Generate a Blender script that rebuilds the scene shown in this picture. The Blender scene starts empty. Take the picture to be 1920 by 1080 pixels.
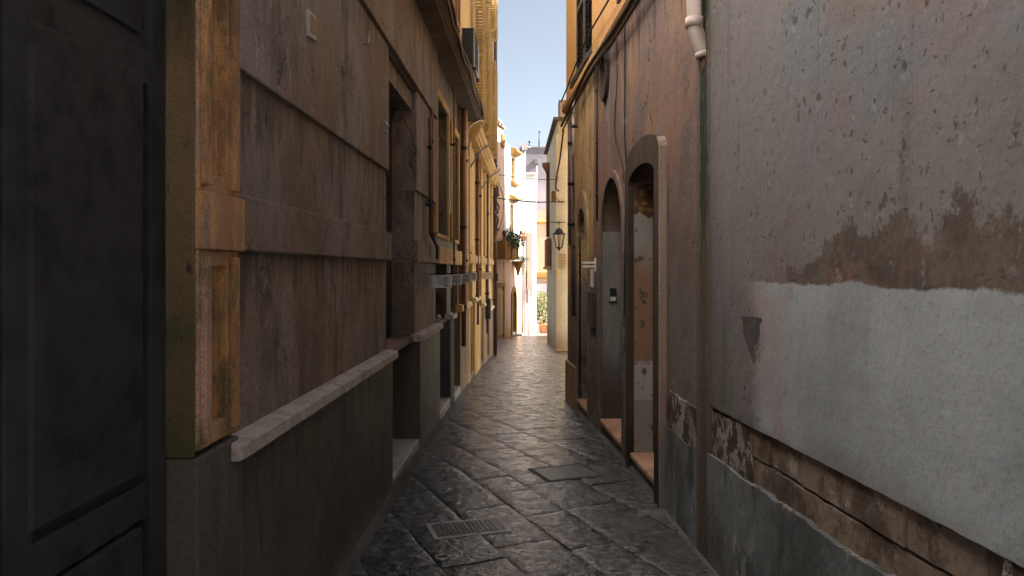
import bpy, bmesh, math, random
from mathutils import Vector, noise as mnoise
from mathutils.geometry import tessellate_polygon
R = random.Random(7)
S = bpy.context.scene
COL = S.collection
rad = math.radians

# ------------------------------------------------------------------ render / camera / light
S.render.engine = 'CYCLES'
S.view_settings.view_transform = 'Standard'
S.view_settings.look = 'None'
S.view_settings.gamma = 1.0
S.view_settings.exposure = 2.75
S.render.resolution_x, S.render.resolution_y = 1024, 576
S.cycles.max_bounces = 10
S.cycles.diffuse_bounces = 7
S.cycles.glossy_bounces = 4
S.cycles.use_denoising = True

cd = bpy.data.cameras.new('camera')
cd.lens = 26.25; cd.sensor_width = 36; cd.shift_y = -35/1920
cd.clip_start = 0.02; cd.clip_end = 2000
cam = bpy.data.objects.new('camera', cd); COL.objects.link(cam)
cam.location = (0, 0, 1.6); cam.rotation_euler = (rad(90), 0, 0)
S.camera = cam

SUN = Vector((0.77, -0.085, 0.63)).normalized()
w = bpy.data.worlds.new('World'); S.world = w; w.use_nodes = True
nt = w.node_tree
bg = nt.nodes['Background']
sky = nt.nodes.new('ShaderNodeTexSky'); sky.sky_type = 'NISHITA'; sky.sun_disc = False
sky.sun_elevation = math.asin(SUN.z); sky.sun_rotation = math.atan2(SUN.x, SUN.y)
sky.air_density = .55; sky.dust_density = 2.2; sky.ozone_density = 1.0
hs = nt.nodes.new('ShaderNodeHueSaturation'); hs.inputs['Saturation'].default_value = .55; hs.inputs['Hue'].default_value = .485; hs.inputs['Value'].default_value = .9   # hazy, milky sky
nt.links.new(sky.outputs[0], hs.inputs['Color']); nt.links.new(hs.outputs[0], bg.inputs[0]); bg.inputs[1].default_value = 0.05
sl = bpy.data.lights.new('sun', 'SUN'); sl.energy = 5.0; sl.angle = rad(0.5); sl.color = (1, .96, .90)
so = bpy.data.objects.new('sun', sl); COL.objects.link(so)
so.rotation_euler = SUN.to_track_quat('Z', 'Y').to_euler(); so.location = (20, -10, 30)

# ------------------------------------------------------------------ material helpers
def lin(c):
    return tuple((v/255/12.92 if v/255 <= .04045 else ((v/255+.055)/1.055)**2.4) for v in c) + (1,)

class Mat:
    def __init__(s, name, rough=.8, spec=.3):
        s.m = bpy.data.materials.new(name); s.m.use_nodes = True
        s.t = s.m.node_tree; s.n = s.t.nodes
        s.b = s.n['Principled BSDF']
        s.b.inputs['Roughness'].default_value = rough
        s.b.inputs['Specular IOR Level'].default_value = spec
        g = s.n.new('ShaderNodeNewGeometry'); s.pos = g.outputs['Position']
        sep = s.n.new('ShaderNodeSeparateXYZ'); s.t.links.new(s.pos, sep.inputs[0])
        s.X, s.Y, s.Z = sep.outputs
        s.h = None
    def link(s, a, b):
        if hasattr(a, 'is_linked') or hasattr(a, 'links'): s.t.links.new(a, b)
        else: b.default_value = a
    def math(s, op, a, b=0.0, c=0.0):
        n = s.n.new('ShaderNodeMath'); n.operation = op
        s.link(a, n.inputs[0]); s.link(b, n.inputs[1]); s.link(c, n.inputs[2])
        return n.outputs[0]
    def add(s, a, b): return s.math('ADD', a, b)
    def sub(s, a, b): return s.math('SUBTRACT', a, b)
    def mul(s, a, b): return s.math('MULTIPLY', a, b)
    def mx(s, a, b): return s.math('MAXIMUM', a, b)
    def mn(s, a, b): return s.math('MINIMUM', a, b)
    def vec(s, stretch=(1, 1, 1), off=(0, 0, 0), rot=(0, 0, 0)):
        n = s.n.new('ShaderNodeMapping'); s.t.links.new(s.pos, n.inputs[0])
        n.inputs['Scale'].default_value = stretch; n.inputs['Location'].default_value = off
        n.inputs['Rotation'].default_value = rot
        return n.outputs[0]
    def noise(s, scale, detail=4, rough=.55, stretch=(1, 1, 1), off=(0, 0, 0), dist=0):
        n = s.n.new('ShaderNodeTexNoise'); s.t.links.new(s.vec(stretch, off), n.inputs['Vector'])
        n.inputs['Scale'].default_value = scale; n.inputs['Detail'].default_value = detail
        n.inputs['Roughness'].default_value = rough; n.inputs['Distortion'].default_value = dist
        return n.outputs['Fac']
    def voro(s, scale, stretch=(1, 1, 1), feature='F1', rnd=1, off=(0, 0, 0), rot=(0,0,0)):
        n = s.n.new('ShaderNodeTexVoronoi'); s.t.links.new(s.vec(stretch, off, rot), n.inputs['Vector'])
        n.feature = feature; n.inputs['Scale'].default_value = scale; n.inputs['Randomness'].default_value = rnd
        return n.outputs['Distance']
    def crack(s, scale, width, off=(0, 0, 0), keep=(.5, .6)):
        n = s.n.new('ShaderNodeTexNoise'); s.t.links.new(s.vec((1, 1, 1), off), n.inputs['Vector'])
        n.inputs['Scale'].default_value = 4; n.inputs['Detail'].default_value = 6
        a = s.n.new('ShaderNodeVectorMath'); a.operation = 'MULTIPLY_ADD'
        s.t.links.new(n.outputs['Color'], a.inputs[0]); a.inputs[1].default_value = (.35, .35, .35); s.t.links.new(s.vec((1, 1, .7), off), a.inputs[2])
        v = s.n.new('ShaderNodeTexVoronoi'); v.feature = 'DISTANCE_TO_EDGE'; v.inputs['Scale'].default_value = scale
        s.t.links.new(a.outputs[0], v.inputs['Vector'])
        return s.mul(s.sm(v.outputs['Distance'], width*.3, width, 1, 0), s.sm(s.noise(1.7, 3, .5, off=(off[2]+3, off[0], 5)), keep[0], keep[1]))
    def drips(s, zs, reach, scale=9, off=(0, 0, 0)):
        '''run-off stains hanging from ledges at the given heights'''
        n = s.noise(scale, 6, .68, (1, 1, .07), off); out = None
        for z in zs:
            k = s.mul(s.sm(s.Z, z-reach, z), s.sm(s.Z, z, z+.004, 1, 0))
            k = s.sm(s.add(n, s.mul(s.sub(k, 1.0), .28)), .44, .56)
            k = s.mul(k, s.sm(s.Z, z, z+.004, 1, 0)); k = s.mul(k, s.sm(s.Z, z-reach*1.3, z-reach*.6))
            out = k if out is None else s.mx(out, k)
        return out
    def sm(s, x, a, b, lo=0.0, hi=1.0):
        n = s.n.new('ShaderNodeMapRange'); n.interpolation_type = 'SMOOTHSTEP'
        s.link(x, n.inputs[0])
        for i, v in enumerate((a, b, lo, hi)): n.inputs[i+1].default_value = v
        return n.outputs[0]
    def mix(s, a, b, f, mode='MIX'):
        n = s.n.new('ShaderNodeMix'); n.data_type = 'RGBA'; n.blend_type = mode
        s.link(f, n.inputs[0])
        for v, k in ((a, 6), (b, 7)):
            if isinstance(v, tuple): n.inputs[k].default_value = v if len(v) == 4 else v + (1,)
            else: s.t.links.new(v, n.inputs[k])
        return n.outputs[2]
    def bump(s, h, strength=.5, dist=.01):
        n = s.n.new('ShaderNodeBump'); s.link(strength, n.inputs['Strength'])
        n.inputs['Distance'].default_value = dist
        s.t.links.new(h, n.inputs['Height'])
        if s.h is not None: s.t.links.new(s.h, n.inputs['Normal'])
        s.h = n.outputs[0]
    def done(s, col, rough=None):
        if isinstance(col, tuple): s.b.inputs['Base Color'].default_value = col if len(col) == 4 else col + (1,)
        else: s.t.links.new(col, s.b.inputs['Base Color'])
        if rough is not None: s.link(rough, s.b.inputs['Roughness'])
        if s.h is not None: s.t.links.new(s.h, s.b.inputs['Normal'])
        return s.m

def stucco(name, c1, c2, c3=None, c4=None, streak=.5, grime=None, gcol=(.02, .017, .014), bs=.5, rough=.85, pits=.0, seed=0.0, fine=60, spec=.25):
    """aged plaster: two broad tones, a third in vertical streaks, a fourth in patches, damp grime towards a height"""
    m = Mat(name, rough, spec); o = (seed*3.1, seed*1.7, seed*2.3)
    big = m.noise(.9, 5, .6, (1, 1, .8), o)
    col = m.mix(c1, c2, m.sm(big, .38, .62))
    if c3:
        st = m.noise(3.2, 6, .62, (1, 1, .16), o)
        col = m.mix(col, c3, m.mul(m.sm(st, .47, .66), streak))
    if c4:
        pt = m.noise(1.9, 8, .66, (1, 1, 1), (o[1], o[2], o[0]), .6)
        col = m.mix(col, c4, m.mul(m.sm(pt, .53, .66), .85))
    f = m.noise(fine, 3, .6, off=o)
    col = m.mix(col, (0, 0, 0), m.sm(f, .35, .75, .0, .32))
    mid = m.noise(9, 6, .65, off=o)
    col = m.mix(col, c2, m.sm(mid, .5, .75, 0, .5))
    if grime:
        gz = m.add(m.Z, m.mul(m.sub(m.noise(2.4, 6, .62, (1, 1, .5), o), .5), grime[1]*1.6))
        col = m.mix(col, gcol, m.sm(gz, grime[0]-grime[1], grime[0]+grime[1], .85, 0))
    if pits:
        v = m.noise(26, 4, .6, (1, 1, .55), o)
        pm = m.sm(v, .66, .72)
        col = m.mix(col, tuple(x*.4 for x in c2), m.mul(pm, pits))
        m.bump(pm, -.6*pits, .006)
    m.bump(m.noise(3.5, 6, .6, off=o), bs, .03)
    m.bump(f, bs*.5, .004)
    m.bump(mid, bs*.6, .012)
    return m.done(col)

def plain(name, c, rough=.5, metal=0, var=.25, scale=12, bs=.15, spec=.4):
    m = Mat(name, rough, spec); m.b.inputs['Metallic'].default_value = metal
    n1 = m.noise(scale, 6, .6); n2 = m.noise(scale*.2, 4, .6, (1, 1, .4))
    col = m.mix(c, tuple(x*(1-var*1.6) for x in c[:3]), m.sm(n1, .4, .7))
    col = m.mix(col, tuple(min(1, x*(1+var)) for x in c[:3]), m.sm(n2, .45, .7))
    if bs: m.bump(n1, bs, .004)
    return m.done(col)

# ------------------------------------------------------------------ mesh helpers
def FL(Y, d, Z): return (-1 + .0264*Y + d, Y, Z)
def FN(Y, d, Z): return (1.45 - .089*Y - d, Y, Z)
def FR(Y, d, Z): return (1.307 - .055*Y - d, Y, Z)
def frame(P0, P1, side=1):
    u = Vector((P1[0]-P0[0], P1[1]-P0[1])).normalized(); n = Vector((u.y, -u.x))*side
    return lambda s, d, Z: (P0[0]+u.x*s+n.x*d, P0[1]+u.y*s+n.y*d, Z)
def W(x, y, z): return (x, y, z)

class MB:
    def __init__(s): s.v = []; s.f = []; s.sm = []
    def add(s, vs, fs, smooth=False):
        b = len(s.v); s.v += [tuple(v) for v in vs]
        for f in fs: s.f.append(tuple(b+i for i in f)); s.sm.append(smooth)
        return s
    def box(s, F, a0, a1, d0, d1, z0, z1):
        vs = [F(a, d, z) for a in (a0, a1) for d in (d0, d1) for z in (z0, z1)]
        return s.add(vs, [(0, 1, 3, 2), (4, 6, 7, 5), (0, 4, 5, 1), (2, 3, 7, 6), (0, 2, 6, 4), (1, 5, 7, 3)])
    def prism(s, F, poly, d0, d1, holes=(), hole_depth=None, back=False):
        """a flat outline in (along, height), its front at d1, sides to d0; holes get reveals of their own depth"""
        loops = [[Vector((p[0], p[1], 0)) for p in poly]] + [[Vector((p[0], p[1], 0)) for p in h] for h in holes]
        flat = [p for l in loops for p in l]
        s.add([F(p.x, d1, p.y) for p in flat], tessellate_polygon(loops))
        if back: s.add([F(p.x, d0, p.y) for p in flat], tessellate_polygon(loops))
        for k, l in enumerate(loops):
            e = d0 if k == 0 or hole_depth is None else d1-hole_depth
            n = len(l)
            for i in range(n):
                a, b = l[i], l[(i+1) % n]
                s.add([F(a.x, d1, a.y), F(b.x, d1, b.y), F(b.x, e, b.y), F(a.x, e, a.y)], [(0, 1, 2, 3)])
        return s
    def tube(s, pts, r, n=8, caps=True, rs=None):
        P = [Vector(p) for p in pts]; rings = []
        up = Vector((0, 0, 1))
        for i, p in enumerate(P):
            t = (P[min(i+1, len(P)-1)] - P[max(i-1, 0)]).normalized()
            a = t.cross(up)
            if a.length < .05: a = t.cross(Vector((0, 1, 0)))
            a.normalize(); b = t.cross(a)
            q = rs[i] if rs else r
            rings.append([p + (a*math.cos(2*math.pi*k/n) + b*math.sin(2*math.pi*k/n))*q for k in range(n)])
        vs = [v for g in rings for v in g]; fs = []
        for i in range(len(P)-1):
            for k in range(n): fs.append((i*n+k, i*n+(k+1) % n, (i+1)*n+(k+1) % n, (i+1)*n+k))
        if caps: fs += [tuple(range(n)), tuple((len(P)-1)*n+k for k in range(n))]
        return s.add(vs, fs, True)
    def lathe(s, c, prof, n=16, smooth=True):
        vs = []; fs = []
        for r, z in prof:
            for k in range(n): vs.append((c[0]+r*math.cos(2*math.pi*k/n), c[1]+r*math.sin(2*math.pi*k/n), c[2]+z))
        for i in range(len(prof)-1):
            for k in range(n): fs.append((i*n+k, i*n+(k+1) % n, (i+1)*n+(k+1) % n, (i+1)*n+k))
        fs += [tuple(range(n)), tuple((len(prof)-1)*n+k for k in range(n))]
        return s.add(vs, fs, smooth)
    def profile(s, F, a0, a1, prof):
        """a moulding: closed (d, z) outline swept from a0 to a1"""
        n = len(prof); vs = [F(a, d, z) for a in (a0, a1) for d, z in prof]
        fs = [(i, (i+1) % n, n+(i+1) % n, n+i) for i in range(n)] + [tuple(range(n)), tuple(range(n, 2*n))]
        return s.add(vs, fs)
    def leaves(s, c, rr, n, size, rng, shell=.5):
        for i in range(n):
            while True:
                p = Vector((rng.uniform(-1, 1), rng.uniform(-1, 1), rng.uniform(-1, 1)))
                if shell*rng.random() < p.length <= 1: break
            q = 1 + .45*mnoise.noise(p*2.1 + Vector(c))
            if mnoise.noise(p*3.3 + Vector(c)*2) < -.28: continue
            p = Vector((p.x*rr[0]*q, p.y*rr[1]*q, p.z*rr[2]*q)) + Vector(c)
            u = Vector((rng.gauss(0, 1), rng.gauss(0, 1), rng.gauss(0, .7))).normalized()
            v = u.cross(Vector((rng.gauss(0, 1), rng.gauss(0, 1), rng.gauss(0, 1)))).normalized()
            L = size*rng.uniform(.6, 1.3); k = L*.38
            s.add([p-u*L, p+v*k, p+u*L, p-v*k], [(0, 1, 2, 3)])
        return s
    def build(s, name, mat, parent=None, bevel=0, base=None):
        off = Vector(parent['base']) if parent is not None else Vector(base or (0, 0, 0))
        me = bpy.data.meshes.new(name)
        me.from_pydata([Vector(v)-off for v in s.v], [], s.f)
        me.materials.append(mat)
        for p, q in zip(me.polygons, s.sm): p.use_smooth = q
        bm = bmesh.new(); bm.from_mesh(me)
        bmesh.ops.remove_doubles(bm, verts=bm.verts, dist=1e-5)
        bmesh.ops.recalc_face_normals(bm, faces=bm.faces)
        bm.to_mesh(me); bm.free()
        o = bpy.data.objects.new(name, me); COL.objects.link(o)
        if parent is not None:
            o.parent = parent; o['base'] = tuple(off)
        else: o.location = off; o['base'] = tuple(off)
        if bevel:
            bv = o.modifiers.new('bevel', 'BEVEL'); bv.width = bevel; bv.segments = 2
            bv.limit_method = 'ANGLE'; bv.angle_limit = rad(40)
        return o

def tag(o, label, cat, group=None):
    o['label'] = label; o['category'] = cat
    if group: o['group'] = group
    return o
def thing(name, label, cat, base, group=None):
    o = bpy.data.objects.new(name, None); COL.objects.link(o)
    o.location = base; o['base'] = tuple(base); o.empty_display_size = .1
    return tag(o, label, cat, group)
def structure(o): o['kind'] = 'structure'; return o

def arch(y0, y1, spring, rise, z0, n=14, pw=1.0):
    """door outline: up one side, over an arch, down the other"""
    m, h = (y0+y1)/2, (y1-y0)/2
    top = [(m-h*math.cos(math.pi*i/n), spring+rise*math.sin(math.pi*i/n)**pw) for i in range(n+1)]
    return [(y0, z0)] + top + [(y1, z0)]
def ring(out, inn): return out + inn[::-1]
def jag(a0, a1, z, amp, step, seed, f=3.0):
    n = max(2, int(abs(a1-a0)/step)); r = []
    for i in range(n+1):
        a = a0+(a1-a0)*i/n
        r.append((a, z + amp*(mnoise.noise(Vector((a*f, seed, 0))) + .6*mnoise.noise(Vector((a*f*4, seed, 5))) + .35*mnoise.noise(Vector((a*f*13, seed, 9))))))
    return r
def rect(a0, a1, z0, z1): return [(a0, z0), (a0, z1), (a1, z1), (a1, z0)]

def G(Y):
    if Y < 6: return 0.0
    if Y < 14.4: return -.04*(Y-6)
    if Y < 45: return -.336-.06*(Y-14.4)
    return -2.172

# ------------------------------------------------------------------ materials
def rust_wall(name, top=False):
    """near left wall: dark iron-brown stucco with mauve-grey washed areas and pale drips"""
    m = Mat(name, .7, .35)
    c = m.mix((0.1425, 0.1069, 0.08649), (0.2282, 0.1671, 0.1264), m.sm(m.noise(1.1, 6, .62, (1, 1, .7), (3, 1, 2)), .4, .6))
    gr = m.sm(m.noise(1.4, 7, .64, (1, 1, .55), (8, 2, 4)), .42, .58)
    c = m.mix(c, (0.2567, 0.2343, 0.2312), m.mul(gr, .95 if top else .55))
    c = m.mix(c, (0.3598, 0.2121, 0.1204), m.mul(m.sm(m.noise(1.0, 7, .7, (1, 1, .6), (1, 9, 3)), .51, .66), .35 if top else .8))
    c = m.mix(c, (0.1542, 0.1492, 0.1034), m.mul(m.sm(m.noise(1.7, 7, .68, (1, 1, .7), (5, 5, 3)), .53, .66), .6))
    st = m.noise(4.2, 8, .7, (1, 1, .3), (2, 5, 1))
    c = m.mix(c, (0.0631, 0.05291, 0.0468), m.mul(m.sm(st, .5, .68), .75))
    bl = m.noise(6.5, 9, .74, (1, 1, .75), (2, 9, 9))
    c = m.mix(c, (0.05677, 0.0476, 0.04149), m.mul(m.sm(bl, .55, .68), .6))
    st2 = m.noise(7.5, 7, .72, (1, 1, .35), (6, 5, 1))
    c = m.mix(c, (0.516, 0.4854, 0.4753), m.mul(m.sm(st2, .6, .72), .75 if top else .3))
    ch = m.noise(28, 5, .62, (1, 1, .6), (4, 1, 1))
    chm = m.sm(ch, .66, .69)
    c = m.mix(c, (0.04417, 0.03705, 0.03297), m.mul(chm, .8))
    c = m.mix(c, (0.5418, 0.5113, 0.4909), m.mul(m.sm(m.noise(24, 5, .65, (1, 1, .4), (9, 2, 6)), .69, .72), .8))
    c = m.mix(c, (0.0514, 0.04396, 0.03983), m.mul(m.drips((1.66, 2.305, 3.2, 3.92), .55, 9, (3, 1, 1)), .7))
    rp = m.noise(.75, 8, .6, (1, 1, 1.1), (12, 3, 7))
    rpm = m.sm(rp, .565, .575)
    c = m.mix(c, m.mix((0.1643, 0.1395, 0.1271), (0.2279, 0.2031, 0.1907), m.noise(6, 6, .7)), m.mul(rpm, .6))
    ck = m.crack(1.5, .012, (3, 2, 1))
    c = m.mix(c, (0.03086, 0.02672, 0.02259), m.mul(ck, .85))
    f = m.noise(70, 3, .6)
    c = m.mix(c, (0.02519, 0.02111, 0.01703), m.sm(f, .45, .75, 0, .55))
    m.bump(m.noise(4, 6, .6), .5, .03); m.bump(m.noise(16, 7, .68), .6, .012); m.bump(f, .4, .004); m.bump(chm, -.8, .006); m.bump(ck, -.7, .006); m.bump(rpm, .5, .004)
    return m.done(c)

def ochre_trim():
    m = Mat('ochre_stone', .8, .3)
    c = m.mix((0.7475, 0.4186, 0.1794), (0.4485, 0.2467, 0.1271), m.sm(m.noise(2.2, 7, .68, (1, 1, .4)), .42, .58))
    c = m.mix(c, (0.5382, 0.3737, 0.3289), m.mul(m.sm(m.noise(2.4, 7, .66, (1, 1, .22), (4, 4, 4)), .5, .62), .75))
    c = m.mix(c, (0.1943, 0.1271, 0.08222), m.mul(m.sm(m.noise(4, 8, .7, (1, 1, .45), (9, 4, 1)), .5, .64), .85))
    c = m.mix(c, (0.0897, 0.09269, 0.04485), m.mul(m.sm(m.noise(5, 8, .72, (1, 1, .35), (7, 3, 2)), .52, .64), .85))
    sp = m.noise(170, 4, .8)
    c = m.mix(c, (0.0897, 0.05382, 0.03289), m.sm(sp, .48, .66, 0, .75))
    c = m.mix(c, (0.8, 0.6279, 0.299), m.sm(m.noise(150, 4, .8, off=(3, 3, 3)), .58, .7, 0, .6))
    m.bump(sp, .9, .005); m.bump(m.noise(14, 6, .66), .8, .014); m.bump(m.noise(45, 5, .7), .6, .006)
    return m.done(c)

def dark_plinth():
    m = Mat('dark_plinth_render', .6, .35)
    c = m.mix((0.1053, 0.1052, 0.09725), (0.06614, 0.06665, 0.0635), m.sm(m.noise(1.6, 6, .6), .4, .62))
    c = m.mix(c, (0.1615, 0.1547, 0.1307), m.mul(m.sm(m.noise(4, 7, .7, (1, 1, .5), (5, 1, 1)), .55, .7), .7))
    c = m.mix(c, (0.04501, 0.0458, 0.04168), m.mul(m.drips((.955,), .7, 7, (1, 4, 1)), .8))
    c = m.mix(c, (0.2188, 0.2226, 0.213), m.mul(m.sm(m.noise(9, 8, .74, (1, 1, .8), (3, 3, 1)), .58, .72), .6))
    sp = m.add(m.Z, m.mul(m.sub(m.noise(6, 7, .7, (1, 1, .5)), .5), .35))
    c = m.mix(c, (0.1796, 0.1784, 0.1731), m.mul(m.sm(sp, .02, .16, 1, 0), .7))
    c = m.mix(c, (0.0968, 0.1041, 0.07254), m.mul(m.sm(m.noise(3, 7, .68, (1, 1, .6), (9, 9, 1)), .53, .66), .6))
    ck = m.crack(1.1, .010, (6, 2, 1))
    c = m.mix(c, (0.02586, 0.02694, 0.02627), m.mul(ck, .8)); m.bump(ck, -.7, .006)
    f = m.noise(70, 3, .6)
    m.bump(m.noise(5, 6, .6), .5, .02); m.bump(f, .4, .004)
    return m.done(c)

def sill_mat():
    m = Mat('worn_sill_stone', .7, .35)
    f = m.noise(90, 3, .7); b = m.noise(8, 7, .7)
    c = m.mix((.46, .425, .405), (.30, .265, .245), m.sm(b, .42, .65))
    c = m.mix(c, (.06, .05, .045), m.sm(f, .55, .72, 0, .7))
    m.bump(b, .6, .012); m.bump(f, .6, .004)
    return m.done(c)

def bounce_stone():
    m = Mat('pale_bounce_stone', .7, .3)
    c = m.mix((0.2808, 0.2538, 0.216), (0.2268, 0.1998, 0.1674), m.sm(m.noise(1.2, 6, .6), .4, .62))
    m.bump(m.noise(6, 5, .6), .3, .02)
    return m.done(c)

def right_plaster():
    """near right wall: mauve-grey plaster, peeled brown upper layer, smooth grey repair below, chips"""
    m = Mat('patched_grey_plaster', .8, .25)
    n1 = m.noise(.8, 6, .6, (1, 1, .8), (2, 7, 1))
    c = m.mix((0.1617, 0.148, 0.1414), (0.196, 0.18, 0.1789), m.sm(n1, .38, .6))
    c = m.mix(c, (0.2009, 0.132, 0.1196), m.mul(m.sm(m.noise(1.3, 7, .65, (1, 1, .5), (9, 3, 5)), .51, .64), .75))
    c = m.mix(c, (0.1715, 0.182, 0.208), m.mul(m.sm(m.noise(1.1, 7, .6, off=(1, 4, 12)), .52, .64), .8))
    c = m.mix(c, (0.2009, 0.165, 0.182), m.mul(m.sm(m.noise(1.6, 6, .6, off=(7, 4, 2)), .53, .64), .8))
    c = m.mix(c, (0.1029, 0.09, 0.08112), m.mul(m.sm(m.noise(5, 7, .68, (1, 1, .13), (4, 2, 2)), .53, .7), .6))
    c = m.mix(c, (0.2646, 0.25, 0.2444), m.mul(m.sm(m.noise(9, 7, .72, (1, 1, .5), (2, 2, 9)), .6, .74), .5))
    # peeled brown just above the repair
    e1 = m.sub(m.noise(2.3, 3, .5, (1, 1, .5), (1.2, .35, .3)), .5)
    e2 = m.sub(m.noise(8, 10, .74, (1, 1, .9), (2, 3, 4)), .5)
    ez = m.add(m.add(m.Z, m.mul(e1, .75)), m.mul(e2, .42))
    lim = m.sm(m.Y, 2.0, 3.3, 1.76, 1.56)
    dz = m.sub(ez, lim)
    pm = m.mul(m.sm(dz, -.012, .012, 1, 0), m.sm(m.add(m.Y, m.mul(e2, 1.5)), 2.95, 3.25, 1, 0))
    pm = m.mul(pm, m.sm(m.noise(10, 9, .72, (1, 1, .8), (6, 6, 1)), .36, .42))
    peel_c = m.mix((.088, .068, .055), (.135, .105, .086), m.sm(m.noise(7, 8, .72), .42, .6))
    peel_c = m.mix(peel_c, (.18, .095, .08), m.mul(m.sm(m.noise(4, 6, .7, off=(3, 3, 8)), .5, .6), m.sm(m.Y, 2.1, 2.5)))
    c = m.mix(c, peel_c, m.mul(pm, .92))
    # smooth grey repair
    h1 = m.sub(m.noise(2.2, 4, .55, off=(5, 5, 1)), .5); h2 = m.sub(m.noise(20, 8, .75, off=(1, 8, 1)), .5)
    rz = m.add(m.add(m.Z, m.mul(h1, .10)), m.mul(h2, .045))
    ry = m.add(m.add(m.Y, m.mul(m.sub(m.noise(3.5, 6, .6, off=(1, 8, 6)), .5), .34)), m.mul(h2, .12))
    rm = m.mul(m.sm(rz, 1.538, 1.552, 1, 0), m.sm(ry, 3.34, 3.52, 1, 0))
    rc = m.mix((0.3511, 0.3731, 0.3955), (0.2798, 0.2968, 0.3146), m.sm(m.noise(1.5, 6, .6, (1, 1, .8), (3, 9, 3)), .4, .62))
    rc = m.mix(rc, (0.2188, 0.2332, 0.2494), m.mul(m.sm(m.noise(2.6, 7, .66, (1, 1, .6), (6, 1, 3)), .54, .68), .7))
    rc = m.mix(rc, (0.4376, 0.4558, 0.4775), m.mul(m.sm(m.noise(8, 7, .7, (1, 1, .35), (8, 8, 3)), .6, .74), .45))
    pk = m.mul(m.sm(ry, 2.95, 3.25), m.sm(m.noise(3, 6, .6, off=(1, 1, 5)), .38, .58))
    rc = m.mix(rc, (0.3358, 0.2809, 0.2921), m.mul(pk, .85))
    # one deep chip: broad above, running down to a point
    u = m.mul(m.sub(m.Z, 1.165), 1/.215)
    wob = m.mul(m.sub(m.noise(13, 7, .68, off=(6, 1, 2)), .5), .13)
    half = m.mul(m.math('POWER', m.mx(u, .0001), .6), .115)
    cyv = m.math('ABSOLUTE', m.add(m.sub(m.Y, 3.46), m.mul(u, -.03)))
    cm0 = m.mul(m.sm(m.add(m.sub(cyv, half), wob), -.004, .004, 1, 0), m.mul(m.sm(m.add(u, m.mul(wob, 1.2)), .97, 1.0, 1, 0), m.sm(u, .0, .01)))
    c = m.mix(c, rc, rm)
    c = m.mix(c, m.mix((0.07123, 0.06572, 0.06517), (0.1068, 0.09752, 0.09663), m.noise(14, 6, .7)), cm0)
    # gouges and chips over the upper layer, sparse on the repair
    zone = m.sm(m.noise(1.6, 3, .5, off=(4, 4, 9)), .36, .58)
    ch = m.noise(17, 5, .6, (1.0, 1.0, .8), (3, 1, 7)); ch2 = m.noise(44, 3, .6, (1, 1, .4), (2, 8, 2)); ch3 = m.noise(30, 3, .55, (.6, .6, 1.3), (7, 1, 3))
    chm = m.mx(m.mul(m.sm(ch, .625, .65), zone), m.mx(m.sm(ch2, .665, .69), m.mul(m.sm(ch3, .65, .68), zone)))
    chm = m.mul(chm, m.sub(1.0, m.mul(rm, .82)))
    c = m.mix(c, (.055, .046, .042), m.mul(chm, .75))
    fl = m.mul(m.sm(m.noise(17, 5, .6, (1.0, 1.0, .8), (3.012, 1, 7.018)), .63, .655), m.sub(1.0, chm))
    c = m.mix(c, (.30, .28, .265), m.mul(m.mul(fl, zone), m.sub(.5, m.mul(rm, .45))))
    # old vertical joint, and damp by the rain channel and the stone course
    ln = m.sm(m.math('ABSOLUTE', m.add(m.sub(m.Y, 2.86), m.mul(h2, .02))), .002, .006, 1, 0)
    c = m.mix(c, (.09, .08, .07), m.mul(m.mul(ln, m.sm(m.Z, 2.0, 2.3)), .45))
    gz = m.add(m.Z, m.mul(m.sub(m.noise(2.4, 6, .62), .5), .5))
    c = m.mix(c, (.085, .075, .068), m.sm(gz, .72, .98, .7, 0))
    damp = m.sm(m.add(m.Y, m.mul(m.sub(m.noise(3, 7, .62, (1, 1, .3)), .5), .6)), 3.7, 4.12)
    c = m.mix(c, (.085, .08, .07), m.mul(damp, m.sm(m.Z, .9, 2.4, .75, .45)))
    c = m.mix(c, (.11, .085, .06), m.mul(m.sm(m.add(m.Y, m.mul(h2, .25)), 3.98, 4.04), m.sm(m.Z, 1.2, 1.8, .8, .3)))
    f = m.noise(75, 3, .6, off=(1, 1, 1))
    c = m.mix(c, (.05, .045, .04), m.sm(f, .52, .78, 0, .35))
    m.bump(m.noise(2.6, 6, .6), .45, .04); m.bump(m.noise(13, 6, .6), m.sub(.5, m.mul(rm, .3)), .008); m.bump(f, .3, .003)
    m.bump(chm, -.8, .006); m.bump(rm, .3, .004); m.bump(pm, -.4, .005); m.bump(cm0, -.9, .008)
    return m.done(c)
m_b = .45

def band_stone():
    m = Mat('brown_course_stone', .85, .2)
    c = m.mix((0.2462, 0.1811, 0.1378), (0.1646, 0.1241, 0.09953), m.sm(m.noise(3, 6, .65, (1, 1, .6)), .42, .6))
    c = m.mix(c, (0.3089, 0.2005, 0.1644), m.mul(m.sm(m.noise(2, 5, .6, off=(4, 2, 2)), .52, .63), .8))
    c = m.mix(c, (0.4338, 0.376, 0.3182), m.mul(m.sm(m.noise(5, 9, .74, off=(2, 9, 2)), .55, .62), .75))
    c = m.mix(c, (.07, .05, .04), m.mul(m.sm(m.noise(3.5, 8, .72, (1, 1, .8), (7, 2, 1)), .48, .6), .8))
    f = m.noise(60, 4, .65)
    c = m.mix(c, (0.04976, 0.04109, 0.03242), m.sm(f, .5, .75, 0, .6))
    m.bump(m.noise(6, 7, .65), .7, .02); m.bump(f, .5, .005)
    return m.done(c)

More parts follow.
